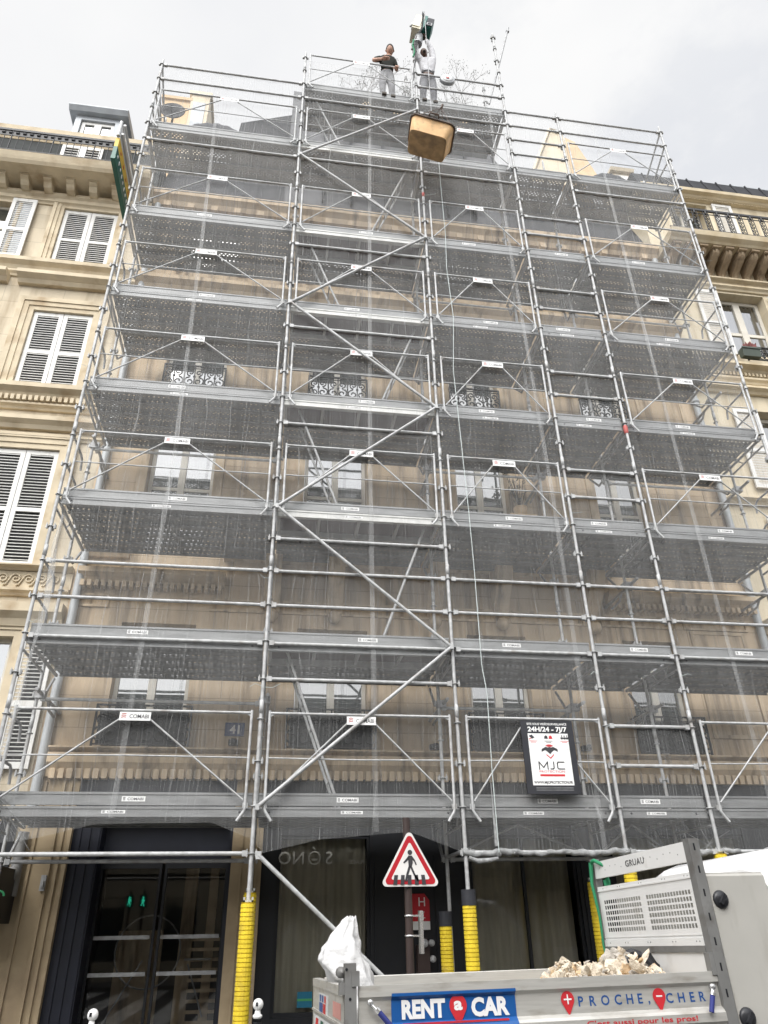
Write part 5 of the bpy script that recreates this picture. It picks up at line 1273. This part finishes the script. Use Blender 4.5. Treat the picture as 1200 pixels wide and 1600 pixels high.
body = skin('body', J, ED, 'pel', M['skin_d'], p2)
mb = MB(); head(mb, (2.7,-.02,19.18), (-.35,-.85,.05), (-.08,-.1,.98), .108)
hand(mb, J['wL'][0], (.25,-.1,1), (.5,-.6,0), .5); hand(mb, J['wR'][0], (-.15,-.05,1), (-.9,0,.1), .55)
join_into(body, mb)
mb = MB(); mb.tube([(2.695,-.115,19.085),(2.68,-.12,19.06)], [.03,.035], 8); mb.build('beard', M['hair'], p2)
Js = grow(J, ['wai','che','sL','eL','sR','eR'], .022, {'wl':(mid(J['eL'][0],J['wL'][0],.95),(.045,.045)),'wr':(mid(J['eR'][0],J['wR'][0],.93),(.045,.045)),'nk':(mid(J['che'][0],J['nek'][0],.8),(.085,.08)),'hem':((2.79,.12,18.6),(.145,.11))})
skin('sweatshirt', Js, [('hem','wai'),('wai','che'),('che','nk'),('che','sL'),('sL','eL'),('eL','wl'),('che','sR'),('sR','eR'),('eR','wr')], 'wai', M['shirt_w'], p2)
Jt = grow(J, ['pel','hL','kL','aL','hR','kR','aR'], .024, {'wb':((2.79,.13,18.58),(.13,.1))})
skin('trousers', Jt, [('wb','pel'),('pel','hL'),('hL','kL'),('kL','aL'),('pel','hR'),('hR','kR'),('kR','aR')], 'pel', M['trouser2'], p2)
mb = MB(); vs = []
for z in (18.555,18.6): vs += [(2.79+.15*math.cos(2*PI*k/20), .125+.115*math.sin(2*PI*k/20), z) for k in range(20)]
mb.add(vs, [(k,(k+1) % 20,20+(k+1) % 20,20+k) for k in range(20)], 0, True); mb.build('belt', M['rubber'], p2)
mb = MB()
for k in ('L','R'): a = Vector(J['a'+k][0]); mb.obox((a.x,a.y-.07,17.405),EX*.048,EY*.135,EZ*.032); mb.tube([(a.x,a.y,17.42),(a.x,a.y,17.52)],[.06,.05],8)
mb.build('boots', M['boot'], p2)

# ================================================================== roof-terrace plants
def shrub(label, x, y, z, h, w, n, seed):
    rng = random.Random(seed); o_ = thing('bare_shrub', label, 'shrub', (x,y,z)); mb = MB(); lf = MB()
    def br(p, d, l_, r_, dep):
        q = p+d*l_; mid_ = p+d*l_*.5+Vector((rng.uniform(-1,1),rng.uniform(-1,1),rng.uniform(-.3,.3)))*l_*.08
        mb.tube([p,mid_,q],[r_,r_*.8,r_*.6],5,cap=False)
        if dep == 0 or rng.random() < .35:
            for _ in range(3):
                c = q+Vector((rng.uniform(-1,1),rng.uniform(-1,1),rng.uniform(-1,1)))*.06; a = Vector((rng.uniform(-1,1),rng.uniform(-1,1),rng.uniform(-1,1))).normalized()*.02; b = a.orthogonal().normalized()*.01
                lf.add([c-a,c+b,c+a,c-b],[(0,1,2,3)])
        if dep > 0:
            for _ in range(rng.choice((2,3,3))):
                nd = (d+Vector((rng.uniform(-1,1)*w,rng.uniform(-1,1)*w*.7,rng.uniform(-.3,.6)))).normalized(); br(q, nd, l_*rng.uniform(.6,.85), r_*.62, dep-1)
    for _ in range(n): br(Vector((x+rng.uniform(-.2,.2),y,z)), Vector((rng.uniform(-.6,.6)*w,rng.uniform(-.3,.3),1)).normalized(), h*.36, .013, 4)
    mb.build('branches', M['twig'], o_); lf.build('leaves', M['leaf'], o_)
    mb = MB(); mb.lathe((x,y,z-.3),[(0,0),(.16,0),(.22,.32),(.18,.32),(.17,.28),(0,.28)],14); mb.build('pot', M['chim2'], o_)
shrub('sparse twiggy shrub behind the man in the dark shirt', 1.55, 1.35, 18.9, 1.5, .75, 4, 3)
shrub('low twiggy shrub between the two men on the roof edge', 2.35, 1.3, 18.7, .9, .9, 3, 8)
shrub('broad bare shrub right of the cable reel on the roof edge', 4.0, 1.5, 18.9, 1.7, 1.0, 5, 5)
# planter wall carrying them
mb = MB(); mb.box(1.0,4.6,1.15,1.75,18.2,18.42); base = tag(base_up(mb.build('planter_shelf', M['zinc'])), 'zinc ledge carrying the potted shrubs on the roof edge', 'ledge')
# dark rounded things on the upper decks
ds = thing('satellite_dish', 'dark round dish at the left end of the top deck', 'satellite dish', (-2.72,.6,15.35))
mb = MB(); mb.lathe((-2.72,.62,16.72),[(0,.06),(.1,.05),(.2,.01),(.26,-.04),(.255,-.05),(.19,.0),(0,.05)],18,axis='y'); mb.tube([(-2.72,.68,16.72),(-2.72,.72,15.36)],.022,7); mb.tube([(-2.72,.68,16.55),(-2.72,.4,16.65)],.012,5); mb.build('reflector', M['rubber'], ds)
def tarp(x0, x1, label):
    o_ = thing('covered_pile', label, 'tarpaulin', ((x0+x1)/2,.5,15.34)); mb = MB(); n = 20; vs = []
    for i in range(n+1):
        t = i/n; x = x0+(x1-x0)*t
        hgt = .6*min(1,(math.sin(PI*min(1,max(0,t)))**.35))
        for k in range(9):
            a = PI*k/8; vs.append((x, .3-.19*math.cos(a), 15.34+hgt*math.sin(a)**.6*(1+.04*math.sin(i*1.7+k))))
    mb.add(vs, [(i*9+k,(i+1)*9+k,(i+1)*9+k+1,i*9+k+1) for i in range(n) for k in range(8)],0,True); mb.build('cover', M['rubber'], o_)
tarp(-2.3,-1.15,'dark rounded tarpaulin bundle lying on the left top deck')
tarp(6.25,7.2,'dark tarpaulin bundle lying on the right top deck')
# plant behind a hotel window
pl_ = thing('window_plant', 'leafy potted plant on a ledge before a facade window, veiled by the netting', 'plant', (4.35,W-.18,8.05))
rng = random.Random(4); mb = MB(); lf = MB()
for _ in range(9):
    a = Vector((rng.uniform(-.22,.22),rng.uniform(-.1,.08),rng.uniform(.4,.85))); mb.tube([(4.35,W-.18,8.1),Vector((4.35,W-.18,8.1))+a*.5,Vector((4.35,W-.18,8.1))+a],.006,4)
    for _ in range(9):
        c = Vector((4.35,W-.18,8.1))+a*rng.uniform(.35,1.05)+Vector((rng.uniform(-1,1),rng.uniform(-1,1),rng.uniform(-1,1)))*.06; d = Vector((rng.uniform(-1,1),rng.uniform(-1,1),rng.uniform(-1,1))).normalized()*.045; b = d.orthogonal().normalized()*.018
        lf.add([c-d,c+b,c+d,c-b],[(0,1,2,3)])
mb.build('stems', M['twig'], pl_); lf.build('leaves', M['leaf'], pl_)
mb = MB(); mb.lathe((4.35,W-.18,7.95),[(0,0),(.1,0),(.13,.18),(.1,.18),(0,.15)],12); mb.box(4.1,4.6,W-.3,W-.01,7.92,7.95); mb.build('pot', M['chim2'], pl_)

# ================================================================== tipper truck
ex = Vector((0.998831,0.047563,0.008648)); ey = Vector((-0.047369,0.998647,-0.021443)); ez = Vector((-0.009656,0.021008,0.999733))
N1 = Vector((0.74,-4.13,1.30)); tb = N1-ez*1.42
truck = thing('tipper_truck', 'aluminium tipper truck with blue and red rental lettering parked at the kerb', 'truck', tb)
tm = Matrix.Identity(4)
for i in range(3): tm[i][0] = ex[i]; tm[i][1] = ey[i]; tm[i][2] = ez[i]
tm.translation = tb; truck.matrix_world = tm
H = 1.42; BW = 1.66; BL = 2.30      # height of the bed's top edge above the road, bed width, bed length
def tbuild(mb, name, mats, parent=None): return mb.build(name, mats, parent or truck, local=True)
# near and far side boards (folded sheet profile)
def side(y, s_, name):
    pr = [(0,0),(0,-.055),(.012,-.065),(.022,-.075),(.022,-.185),(0,-.2),(-.012,-.215),(-.012,-.26),(0,-.275),(.01,-.37),(.04,-.37),(.04,-.005),(.035,0)]
    mb = MB(); mb.prof([(y+s_*a, H+b) for a, b in pr], -.0, BL); return tbuild(mb, name, M['truck_alu'])
nearb = side(0, 1, 'side_board'); side(BW, -1, 'side_board')
mb = MB(); mb.box(-.02,BL,.03,BW-.03,H-.4,H-.36); mb.box(.2,BL,.25,BW-.25,H-.62,H-.4); tbuild(mb, 'bed_floor', M['truck_steel'])
mb = MB(); mb.box(-.085,-.05,.02,BW-.02,H-.37,H-.05); mb.box(-.09,-.035,.02,BW-.02,H-.05,H+.0); mb.box(-.092,-.045,.02,BW-.02,H-.2,H-.185); tg = tbuild(mb, 'tailgate', M['truck_alu'])
# faded stickers on the tailgate
mb = MB(); x = -.0865
mb.quad((x,1.25,H-.19),(x,.72,H-.19),(x,.72,H-.075),(x,1.25,H-.075),0)
mb.quad((x-.001,1.22,H-.185),(x-.001,1.02,H-.185),(x-.001,1.02,H-.13),(x-.001,1.22,H-.13),1); mb.quad((x-.001,1.0,H-.185),(x-.001,.86,H-.185),(x-.001,.86,H-.13),(x-.001,1.0,H-.13),2)
for k in range(3): mb.quad((x-.001,1.2-k*.13,H-.125),(x-.001,1.11-k*.13,H-.125),(x-.001,1.11-k*.13,H-.085),(x-.001,1.2-k*.13,H-.085),1 if k < 2 else 2)
for zz in (-.12,-.26): mb.quad((x-.0005,.5,H+zz-.05),(x-.0005,.14,H+zz-.05),(x-.0005,.14,H+zz+.03),(x-.0005,.5,H+zz+.03),3)
mb.quad((x-.0065,1.5,H-.36),(x-.0065,.55,H-.36),(x-.0065,.55,H-.215),(x-.0065,1.5,H-.215),0)
for k in range(3): mb.quad((x-.0075,1.4-k*.28,H-.3),(x-.0075,1.25-k*.28,H-.3),(x-.0075,1.2-k*.28,H-.23),(x-.0075,1.35-k*.28,H-.23),4 if k % 2 else 5)
tbuild(mb, 'faded_stickers', [M['sgrey'], M['letterblue'], M['red'], mat('faded_red', (0.5,0.25,0.22), .6), M['sgreen'], M['red']], tg)
# corner posts
mb = MB(); mb.box(-.085,-.018,-.012,.05,H-.5,H+.115); mb.box(-.045,.0,-.02,.06,H+.0,H+.075); mb.lathe((-.1,.04,H+.07),[(0,-.04),(.03,-.03),(.03,.03),(0,.04)],10,axis='y'); mb.tube([(-.075,-.015,H+.085),(-.075,-.011,H+.085)],.008,8,1); mb.tube([(-.055,-.015,H-.06),(-.055,-.011,H-.06)],.008,8,1); mb.box(-.115,-.08,.0,.05,H-.04,H+.02); tbuild(mb, 'rear_post', [M['truck_steel'], M['black']])
mb = MB(); mb.box(BL+.0,BL+.075,-.012,.06,H-.6,H+.775); mb.box(BL-.03,BL+.0,-.01,.05,H-.02,H+.1)
for z in (.7,.56,.42,.28,.14,0,-.14): mb.box(BL+.03,BL+.042,-.0125,-.0119,H+z,H+z+.045,1)
tbuild(mb, 'front_post', [M['truck_steel'], M['black']])
mb = MB(); mb.box(BL+.0,BL+.06,BW-.16,BW-.1,H-.6,H+.79); tbuild(mb, 'front_post', M['truck_steel'])
# headboard: white rail, perforated sheet, lower sheet
y0, y1 = .062, BW-.16; x = BL+.005
mb = MB(); mb.box(x,x+.03,y0,y1,H+.635,H+.762)
mb.text("GRUAU", (x-.0015,.79,H+.68), -EY, EZ, .044, 1, bold=.012, width=.3, space=1.12)
for k in range(14): yy = y0+.1+(y1-y0-.2)*k/13; mb.lathe((x-.001,yy,H+.70+(.012 if k % 3 else -.01)),[(0,0),(.005,0),(.005,.002)],6,2,axis='x')
tbuild(mb, 'headboard_rail', [M['truck_white'], M['darktext'], M['truck_steel']])
mb = MB(); z0, z1 = H+.14, H+.572
ys = []; zs = []
for (a, b) in ((.1,.715),(.8,1.42)):
    n = 16; p = (b-a)/n; ys += [(a+p*k+p*.18, a+p*k+p*.82) for k in range(n)]
n = 6; p = .24/n; zs = [(H+.235+p*k+p*.16, H+.235+p*k+p*.84) for k in range(n)]
yc = sorted({y0,y1,*[v for q in ys for v in q]}); zc = sorted({z0,z1,*[v for q in zs for v in q]})
hy = {round(a,5) for a, b in ys}; hz = {round(a,5) for a, b in zs}
for i in range(len(yc)-1):
    for j in range(len(zc)-1):
        if round(yc[i],5) in hy and round(zc[j],5) in hz: continue
        mb.quad((x,yc[i+1],zc[j]),(x,yc[i],zc[j]),(x,yc[i],zc[j+1]),(x,yc[i+1],zc[j+1]))
mb.box(x-.006,x+.0,y0,y1,H+.535,H+.545); mb.box(x-.01,x-.001,y0,y1,H+.14,H+.185); mb.box(x-.004,x-.001,y0,y1,H+.2,H+.206)
for yy in (.1,.14,.4,.44,.75,.79,1.1,1.14,1.4): mb.lathe((x-.0115,yy,H+.165),[(0,0),(.005,0),(.005,.002)],6,1,axis='x'); mb.lathe((x-.001,yy,H+.555),[(0,0),(.005,0),(.005,.002)],6,1,axis='x')
tbuild(mb, 'perforated_headboard', [M['truck_white'], M['truck_steel']])
mb = MB(); mb.box(x+.0,x+.02,y0,y1,H-.4,H+.1); mb.box(x-.01,x+.03,y0,y1,H+.1,H+.139,1); tbuild(mb, 'front_board', [M['truck_white'], M['truck_steel']])
# rental lettering on the near board
mb = MB(); pr = [(-.004,-.042),(-.004,-.057),(.008,-.067),(.018,-.077),(.018,-.183),(-.004,-.202),(-.016,-.217),(-.016,-.258)]
n_ = len(pr); vs = [(.19,a,H+b) for a, b in pr]+[(.948,a,H+b) for a, b in pr]; mb.add(vs, [(k,n_+k,n_+k+1,k+1) for k in range(n_-1)])
tbuild(mb, 'blue_panel', M['logoblue'], nearb)
yl = .014
mb = MB()
mb.text("RENT", (.25,yl,H-.165), EX, EZ, .088, 0, 'l', .05, .262); mb.text("CAR", (.67,yl,H-.168), EX, EZ, .088, 0, 'l', .05, .235)
def pin(cx, cz, r_, mi, yy): 
    pts = [(r_*math.cos(a), r_*math.sin(a)) for a in [PI*1.17-(PI*1.34)*i/18 for i in range(19)]]+[(0,-r_*2.0)]
    mb.poly(pts[::-1], (cx,yy,H+cz), EX, EZ, EY, -.001, 0, mi)
tbuild(mb, 'wordmark', [M['letterwhite'], M['red'], M['letterblue']], nearb); mb = MB()
pin(.59,-.115,.053,1,yl-.001); mb.text("a", (.59,yl-.003,H-.135), EX, EZ, .062, 0, 'c', .04, .052)
tbuild(mb, 'pin_mark', [M['letterwhite'], M['red']], nearb); mb = MB()
mb.poly([(-.34,-.006),(.3,-.006),(.3,.004),(-.34,.004)], (.59,-.0075,H-.192), EX, EZ, EY, 0, .001, 1)
tbuild(mb, 'red_underline', [M['letterwhite'], M['red']], nearb); mb = MB()
pin(1.28,-.112,.042,1,yl+.004); mb.box(1.255,1.305,yl+.0015,yl+.0025,H-.116,H-.108); mb.box(1.276,1.284,yl+.001,yl+.002,H-.137,H-.087); tbuild(mb, 'pin_mark', [M['letterwhite'], M['red']], nearb); mb = MB()
pin(1.885,-.118,.042,1,yl+.004); mb.box(1.865,1.905,yl+.0015,yl+.0025,H-.122,H-.114); tbuild(mb, 'pin_mark', [M['letterwhite'], M['red']], nearb); mb = MB()
for ch, cx in zip("PROCHE,", (1.365,1.443,1.525,1.61,1.687,1.757,1.815)): mb.text(ch, (cx,.0205,H-.15), EX, EZ, .05, 2, 'c', .02)
for ch, cx in zip("CHER", (1.955,2.035,2.11,2.18)): mb.text(ch, (cx,.0205,H-.155), EX, EZ, .05, 2, 'c', .02)
tl_ = MB(); tl_.text("C'est aussi pour les pros!", (1.37,-.0145,H-.249), EX, EZ, .026, 0, 'l', .015, .73)
tbuild(mb, 'motto', [M['letterwhite'], M['red'], M['letterblue']], nearb); tbuild(tl_, 'slogan', M['red'], nearb)
# latch handles with blue grips
for cx, rot in ((.06,.25),(2.24,-.1)):
    mb = MB(); mb.tube([(cx,-.015,H-.085),(cx+rot*.15,-.03,H-.12)], .011, 8); mb.lathe((cx,-.02,H-.08),[(0,-.012),(.016,-.012),(.016,.02),(0,.02)],10,axis='y'); mb.tube([(cx+rot*.15,-.03,H-.115),(cx+rot*.52,-.034,H-.21)], .015, 8, 1); mb.tube([(cx+rot*.13,-.03,H-.11),(cx+rot*.2,-.031,H-.125)], .017, 8)
    tbuild(mb, 'latch', [M['chrome'], M['strapblue']])
# storage cabinet, cab, chassis, wheels
mb = MB(); mb.prof([(.0,H-.75),(0,H+.54),(.012,H+.555),(BW-.3,H+.555),(BW-.3,H-.75)], BL+.085, BL+.52); mb.box(BL+.083,BL+.522,.02,BW-.32,H+.556,H+.562); cb_ = tbuild(mb, 'storage_cabinet', M['cabinet'])
for (lx, lz) in ((BL+.15,H+.4),(BL+.145,H-.25)):
    mb = MB(); mb.lathe((lx,-.002,lz),[(0,-.02),(.045,-.02),(.056,-.004),(.056,0)],18,axis='y'); mb.obox((lx,-.03,lz),(EX*.6+EZ*.8)*.034,EY*.012,(EX*-.8+EZ*.6)*.012,0); mb.lathe((lx,-.043,lz),[(.008,0),(.008,.004)],8,1,axis='y'); tbuild(mb, 'lock', [M['bag'], M['chrome']], cb_)
mb = MB(); cabp = []
for xx, zt_, ins in ((BL+.56,H+.60,.12),(BL+.6,H+.68,.09),(BL+.75,H+.725,.06),(BL+1.3,H+.74,.05),(BL+1.7,H+.70,.06),(BL+2.0,H+.45,.07),(BL+2.3,H+.05,.06),(BL+2.9,H-.15,.06),(BL+3.15,H-.35,.1)):
    ring = []
    for yy, zz in ((0,H-.95),(-.06,H-.6),(-.06,H-.1),(.0,zt_-.16),(ins,zt_-.04),(ins+.16,zt_),(BW-ins-.16,zt_),(BW-ins,zt_-.04),(BW,zt_-.16),(BW+.06,H-.1),(BW+.06,H-.6),(BW,H-.95)): ring.append((xx,yy,zz))
    cabp.append(ring)
n_ = 12; mb.add([v for r_ in cabp for v in r_], [(i*n_+k,i*n_+(k+1) % n_,(i+1)*n_+(k+1) % n_,(i+1)*n_+k) for i in range(len(cabp)-1) for k in range(n_)],0,True); mb.add(cabp[0],[tuple(range(n_))[::-1]]); mb.add(cabp[-1],[tuple(range(n_))]); tbuild(mb, 'cab', M['cab_white'])
mb = MB(); mb.box(BL+1.0,BL+1.75,-.075,-.062,H-.05,H+.48); tbuild(mb, 'cab_window', M['glass'])
mb = MB(); mb.box(-.1,BL+3,.3,.4,H-.85,H-.62); mb.box(-.1,BL+3,BW-.4,BW-.3,H-.85,H-.62); tbuild(mb, 'chassis', M['truck_steel'])
for wx in (.7, BL+2.35):
    for wy in (.02, BW-.24):
        mb = MB(); mb.lathe((wx,wy,.33),[(.2,0),(.3,0),(.33,.04),(.33,.18),(.3,.22),(.2,.22)],24,axis='y'); wh = tbuild(mb, 'wheel', M['rubber']); q = MB(); q.lathe((wx,wy,.33),[(0,.03),(.2,.01),(.2,.21),(0,.2)],20,axis='y'); tbuild(q, 'rim', M['sgrey'], wh)
# green strap tied round the far post
mb = MB(); yb = BW-.13
mb.tube([(BL-.02,yb-.03,H+.76),(BL-.035,yb-.02,H+.6),(BL-.03,yb-.06,H+.35),(BL-.035,yb-.055,H+.15),(BL-.03,yb-.1,H-.05)], [.02,.014,.011,.009,.008], 7)
mb.tube([(BL-.02,yb-.05,H+.765),(BL-.03,yb-.12,H+.77),(BL+.02,yb-.2,H+.72),(BL+.04,yb-.17,H+.6)], .016, 6); mb.tube([(BL+.04,yb-.15,H+.62),(BL+.04,yb-.15,H+.48)], [.03,.02], 6)
st = tbuild(mb, 'green_strap', M['greenstrap'])

def local_thing(name, label, cat, mb, mt, kind=None):
    """a thing carried in the truck bed, authored in truck coordinates"""
    mb.v = [tuple(tm @ Vector(v)) for v in mb.v]; o_ = base_up(mb.build(name, mt)); tag(o_, label, cat, None, kind); return o_
# rubble heap
rng = random.Random(11); mb = MB()
def hull_chunk(c, r_, mi=0):
    bm = bmesh.new(); bmesh.ops.create_icosphere(bm, subdivisions=2, radius=1)
    ax_ = [rng.choice((.35,.6,.9,1.1,1.5))*rng.uniform(.8,1.2) for _ in range(3)]; ph = [rng.uniform(0,6) for _ in range(6)]
    rot = Matrix.Rotation(rng.uniform(0,6), 3, Vector((rng.uniform(-1,1),rng.uniform(-1,1),rng.uniform(-1,1))).normalized())
    cut = [(Vector((rng.uniform(-1,1),rng.uniform(-1,1),rng.uniform(-1,1))).normalized(), rng.uniform(.4,.85)) for _ in range(7)]
    vs = []
    for v in bm.verts:
        p = v.co.copy()
        for nn, d in cut:
            k = p.dot(nn)
            if k > d: p -= nn*(k-d)
        p *= 1+.5*mnoise.noise(p*1.6+Vector(ph[:3])*9)+.3*mnoise.noise(p*4.5+Vector(ph[3:])*9)
        p = rot @ Vector((p.x*ax_[0],p.y*ax_[1],p.z*ax_[2])); vs.append(Vector(c)+p*r_)
    bm.verts.index_update(); mb.add(vs, [tuple(v.index for v in f.verts) for f in bm.faces], mi, False); bm.free()
def pile_h(x_):
    pts = [(1.38,-.06),(1.52,.02),(1.6,.09),(1.74,.075),(1.85,.06),(1.97,.1),(2.06,.165),(2.13,.12),(2.25,.03)]
    for (a, c_), (b, d) in zip(pts[:-1], pts[1:]):
        if a <= x_ <= b: return c_+(d-c_)*(x_-a)/(b-a)
    return -.1
for k in range(900):
    xx = rng.uniform(1.38,2.26); yy = rng.gauss(.8,.3); yy = min(1.5,max(.15,yy))
    hz_ = pile_h(xx)-abs(yy-.8)*.3-rng.uniform(0,.06); r_ = rng.choice((.01,.014,.018,.022,.03,.038,.048))
    hull_chunk((xx,yy,H+hz_-r_*.5), r_, rng.choice((0,0,0,0,0,0,0,1,1,2)))
for k in range(30): hull_chunk((rng.uniform(.3,2.25),rng.uniform(.2,1.4),H-.34+rng.uniform(0,.03)), rng.uniform(.02,.06))
for xx, yy, r_ in ((1.72,.5,.06),(1.98,.4,.075),(2.1,.55,.055),(1.6,.4,.045),(1.86,.45,.055),(2.2,.3,.03),(1.55,.7,.05)): hull_chunk((xx,yy,H+pile_h(xx)-.075-(.06 if xx > 2.15 else 0)), r_)
mb2 = MB(); n = 18; vs = []
for i in range(n+1):
    for j in range(n+1):
        xx = 1.3+.98*i/n; yy = .08+1.5*j/n; vs.append((xx,yy,max(H-.355, H+pile_h(xx)-.06-abs(yy-.8)*.33)))
mb.add(vs, [(i*(n+1)+j,(i+1)*(n+1)+j,(i+1)*(n+1)+j+1,i*(n+1)+j+1) for i in range(n) for j in range(n)])
local_thing('rubble', 'heap of broken cream plaster and stone rubble in the truck bed', 'rubble', mb, [M['rubble'], mat('dusty_grey_mortar', (0.4,0.37,0.33), 0.95, var=0.25, scale=12, bump=0.5), mat('ochre_stone_bits', (0.5,0.36,0.22), 0.95, var=0.25, scale=12, bump=0.5)], 'stuff')
mb = MB(); hull_chunk((2.2,.75,H+.02), .085); hull_chunk((2.14,.8,H+.01), .06); hull_chunk((2.03,.6,H+.06), .045)
local_thing('bin_bag', 'crumpled black plastic bag beside the rubble against the headboard', 'bag', mb, M['bag'])
# white rubble sack leaning in the rear corner of the bed
mb = MB(); n = 64
prof_ = [(-.36,.1,.75,.06,.1),(-.3,.1,.75,.1,.18),(-.18,.095,.75,.115,.2),(-.05,.08,.75,.12,.19),(.03,.03,.76,.15,.19),(.12,-.02,.77,.15,.17),(.19,-.025,.78,.125,.14),(.25,-.01,.79,.095,.11),(.3,.012,.8,.07,.08),(.335,.03,.8,.05,.055),(.36,.035,.8,.042,.05),(.375,.05,.8,.03,.03)]
def interp(pr_, t):
    k = min(len(pr_)-2, int(t)); f = t-k; return [pr_[k][i]*(1-f)+pr_[k+1][i]*f for i in range(5)]
m_ = 96; vs = []
for i in range(m_+1):
    z_, cx, cy, rx, ry = interp(prof_, i/m_*(len(prof_)-1))
    top_ = max(0,(z_-.05)/.3)
    for k in range(n):
        a = 2*PI*k/n; fold = 1+.05*math.sin(a*5+z_*9)+top_*.17*math.sin(a*7+1.5*z_*6)+.035*math.sin(a*3+z_*31)+.03*math.sin(a*9-z_*44)+.09*mnoise.noise(Vector((math.cos(a)*2.2,math.sin(a)*2.2,z_*12)))+.05*mnoise.noise(Vector((math.cos(a)*5,math.sin(a)*5,z_*30)))
        vs.append((cx+.03+rx*fold*math.cos(a), cy+ry*fold*math.sin(a), H+z_+.01*math.sin(a*4+z_*25)))
mb.add(vs, [(i*n+k,i*n+(k+1) % n,(i+1)*n+(k+1) % n,(i+1)*n+k) for i in range(m_) for k in range(n)],0,True); mb.add(vs[-n:], [tuple(range(n))])
local_thing('rubble_sack', 'full white woven sack with a twisted neck in the rear corner of the truck bed', 'sack', mb, M['sack'])
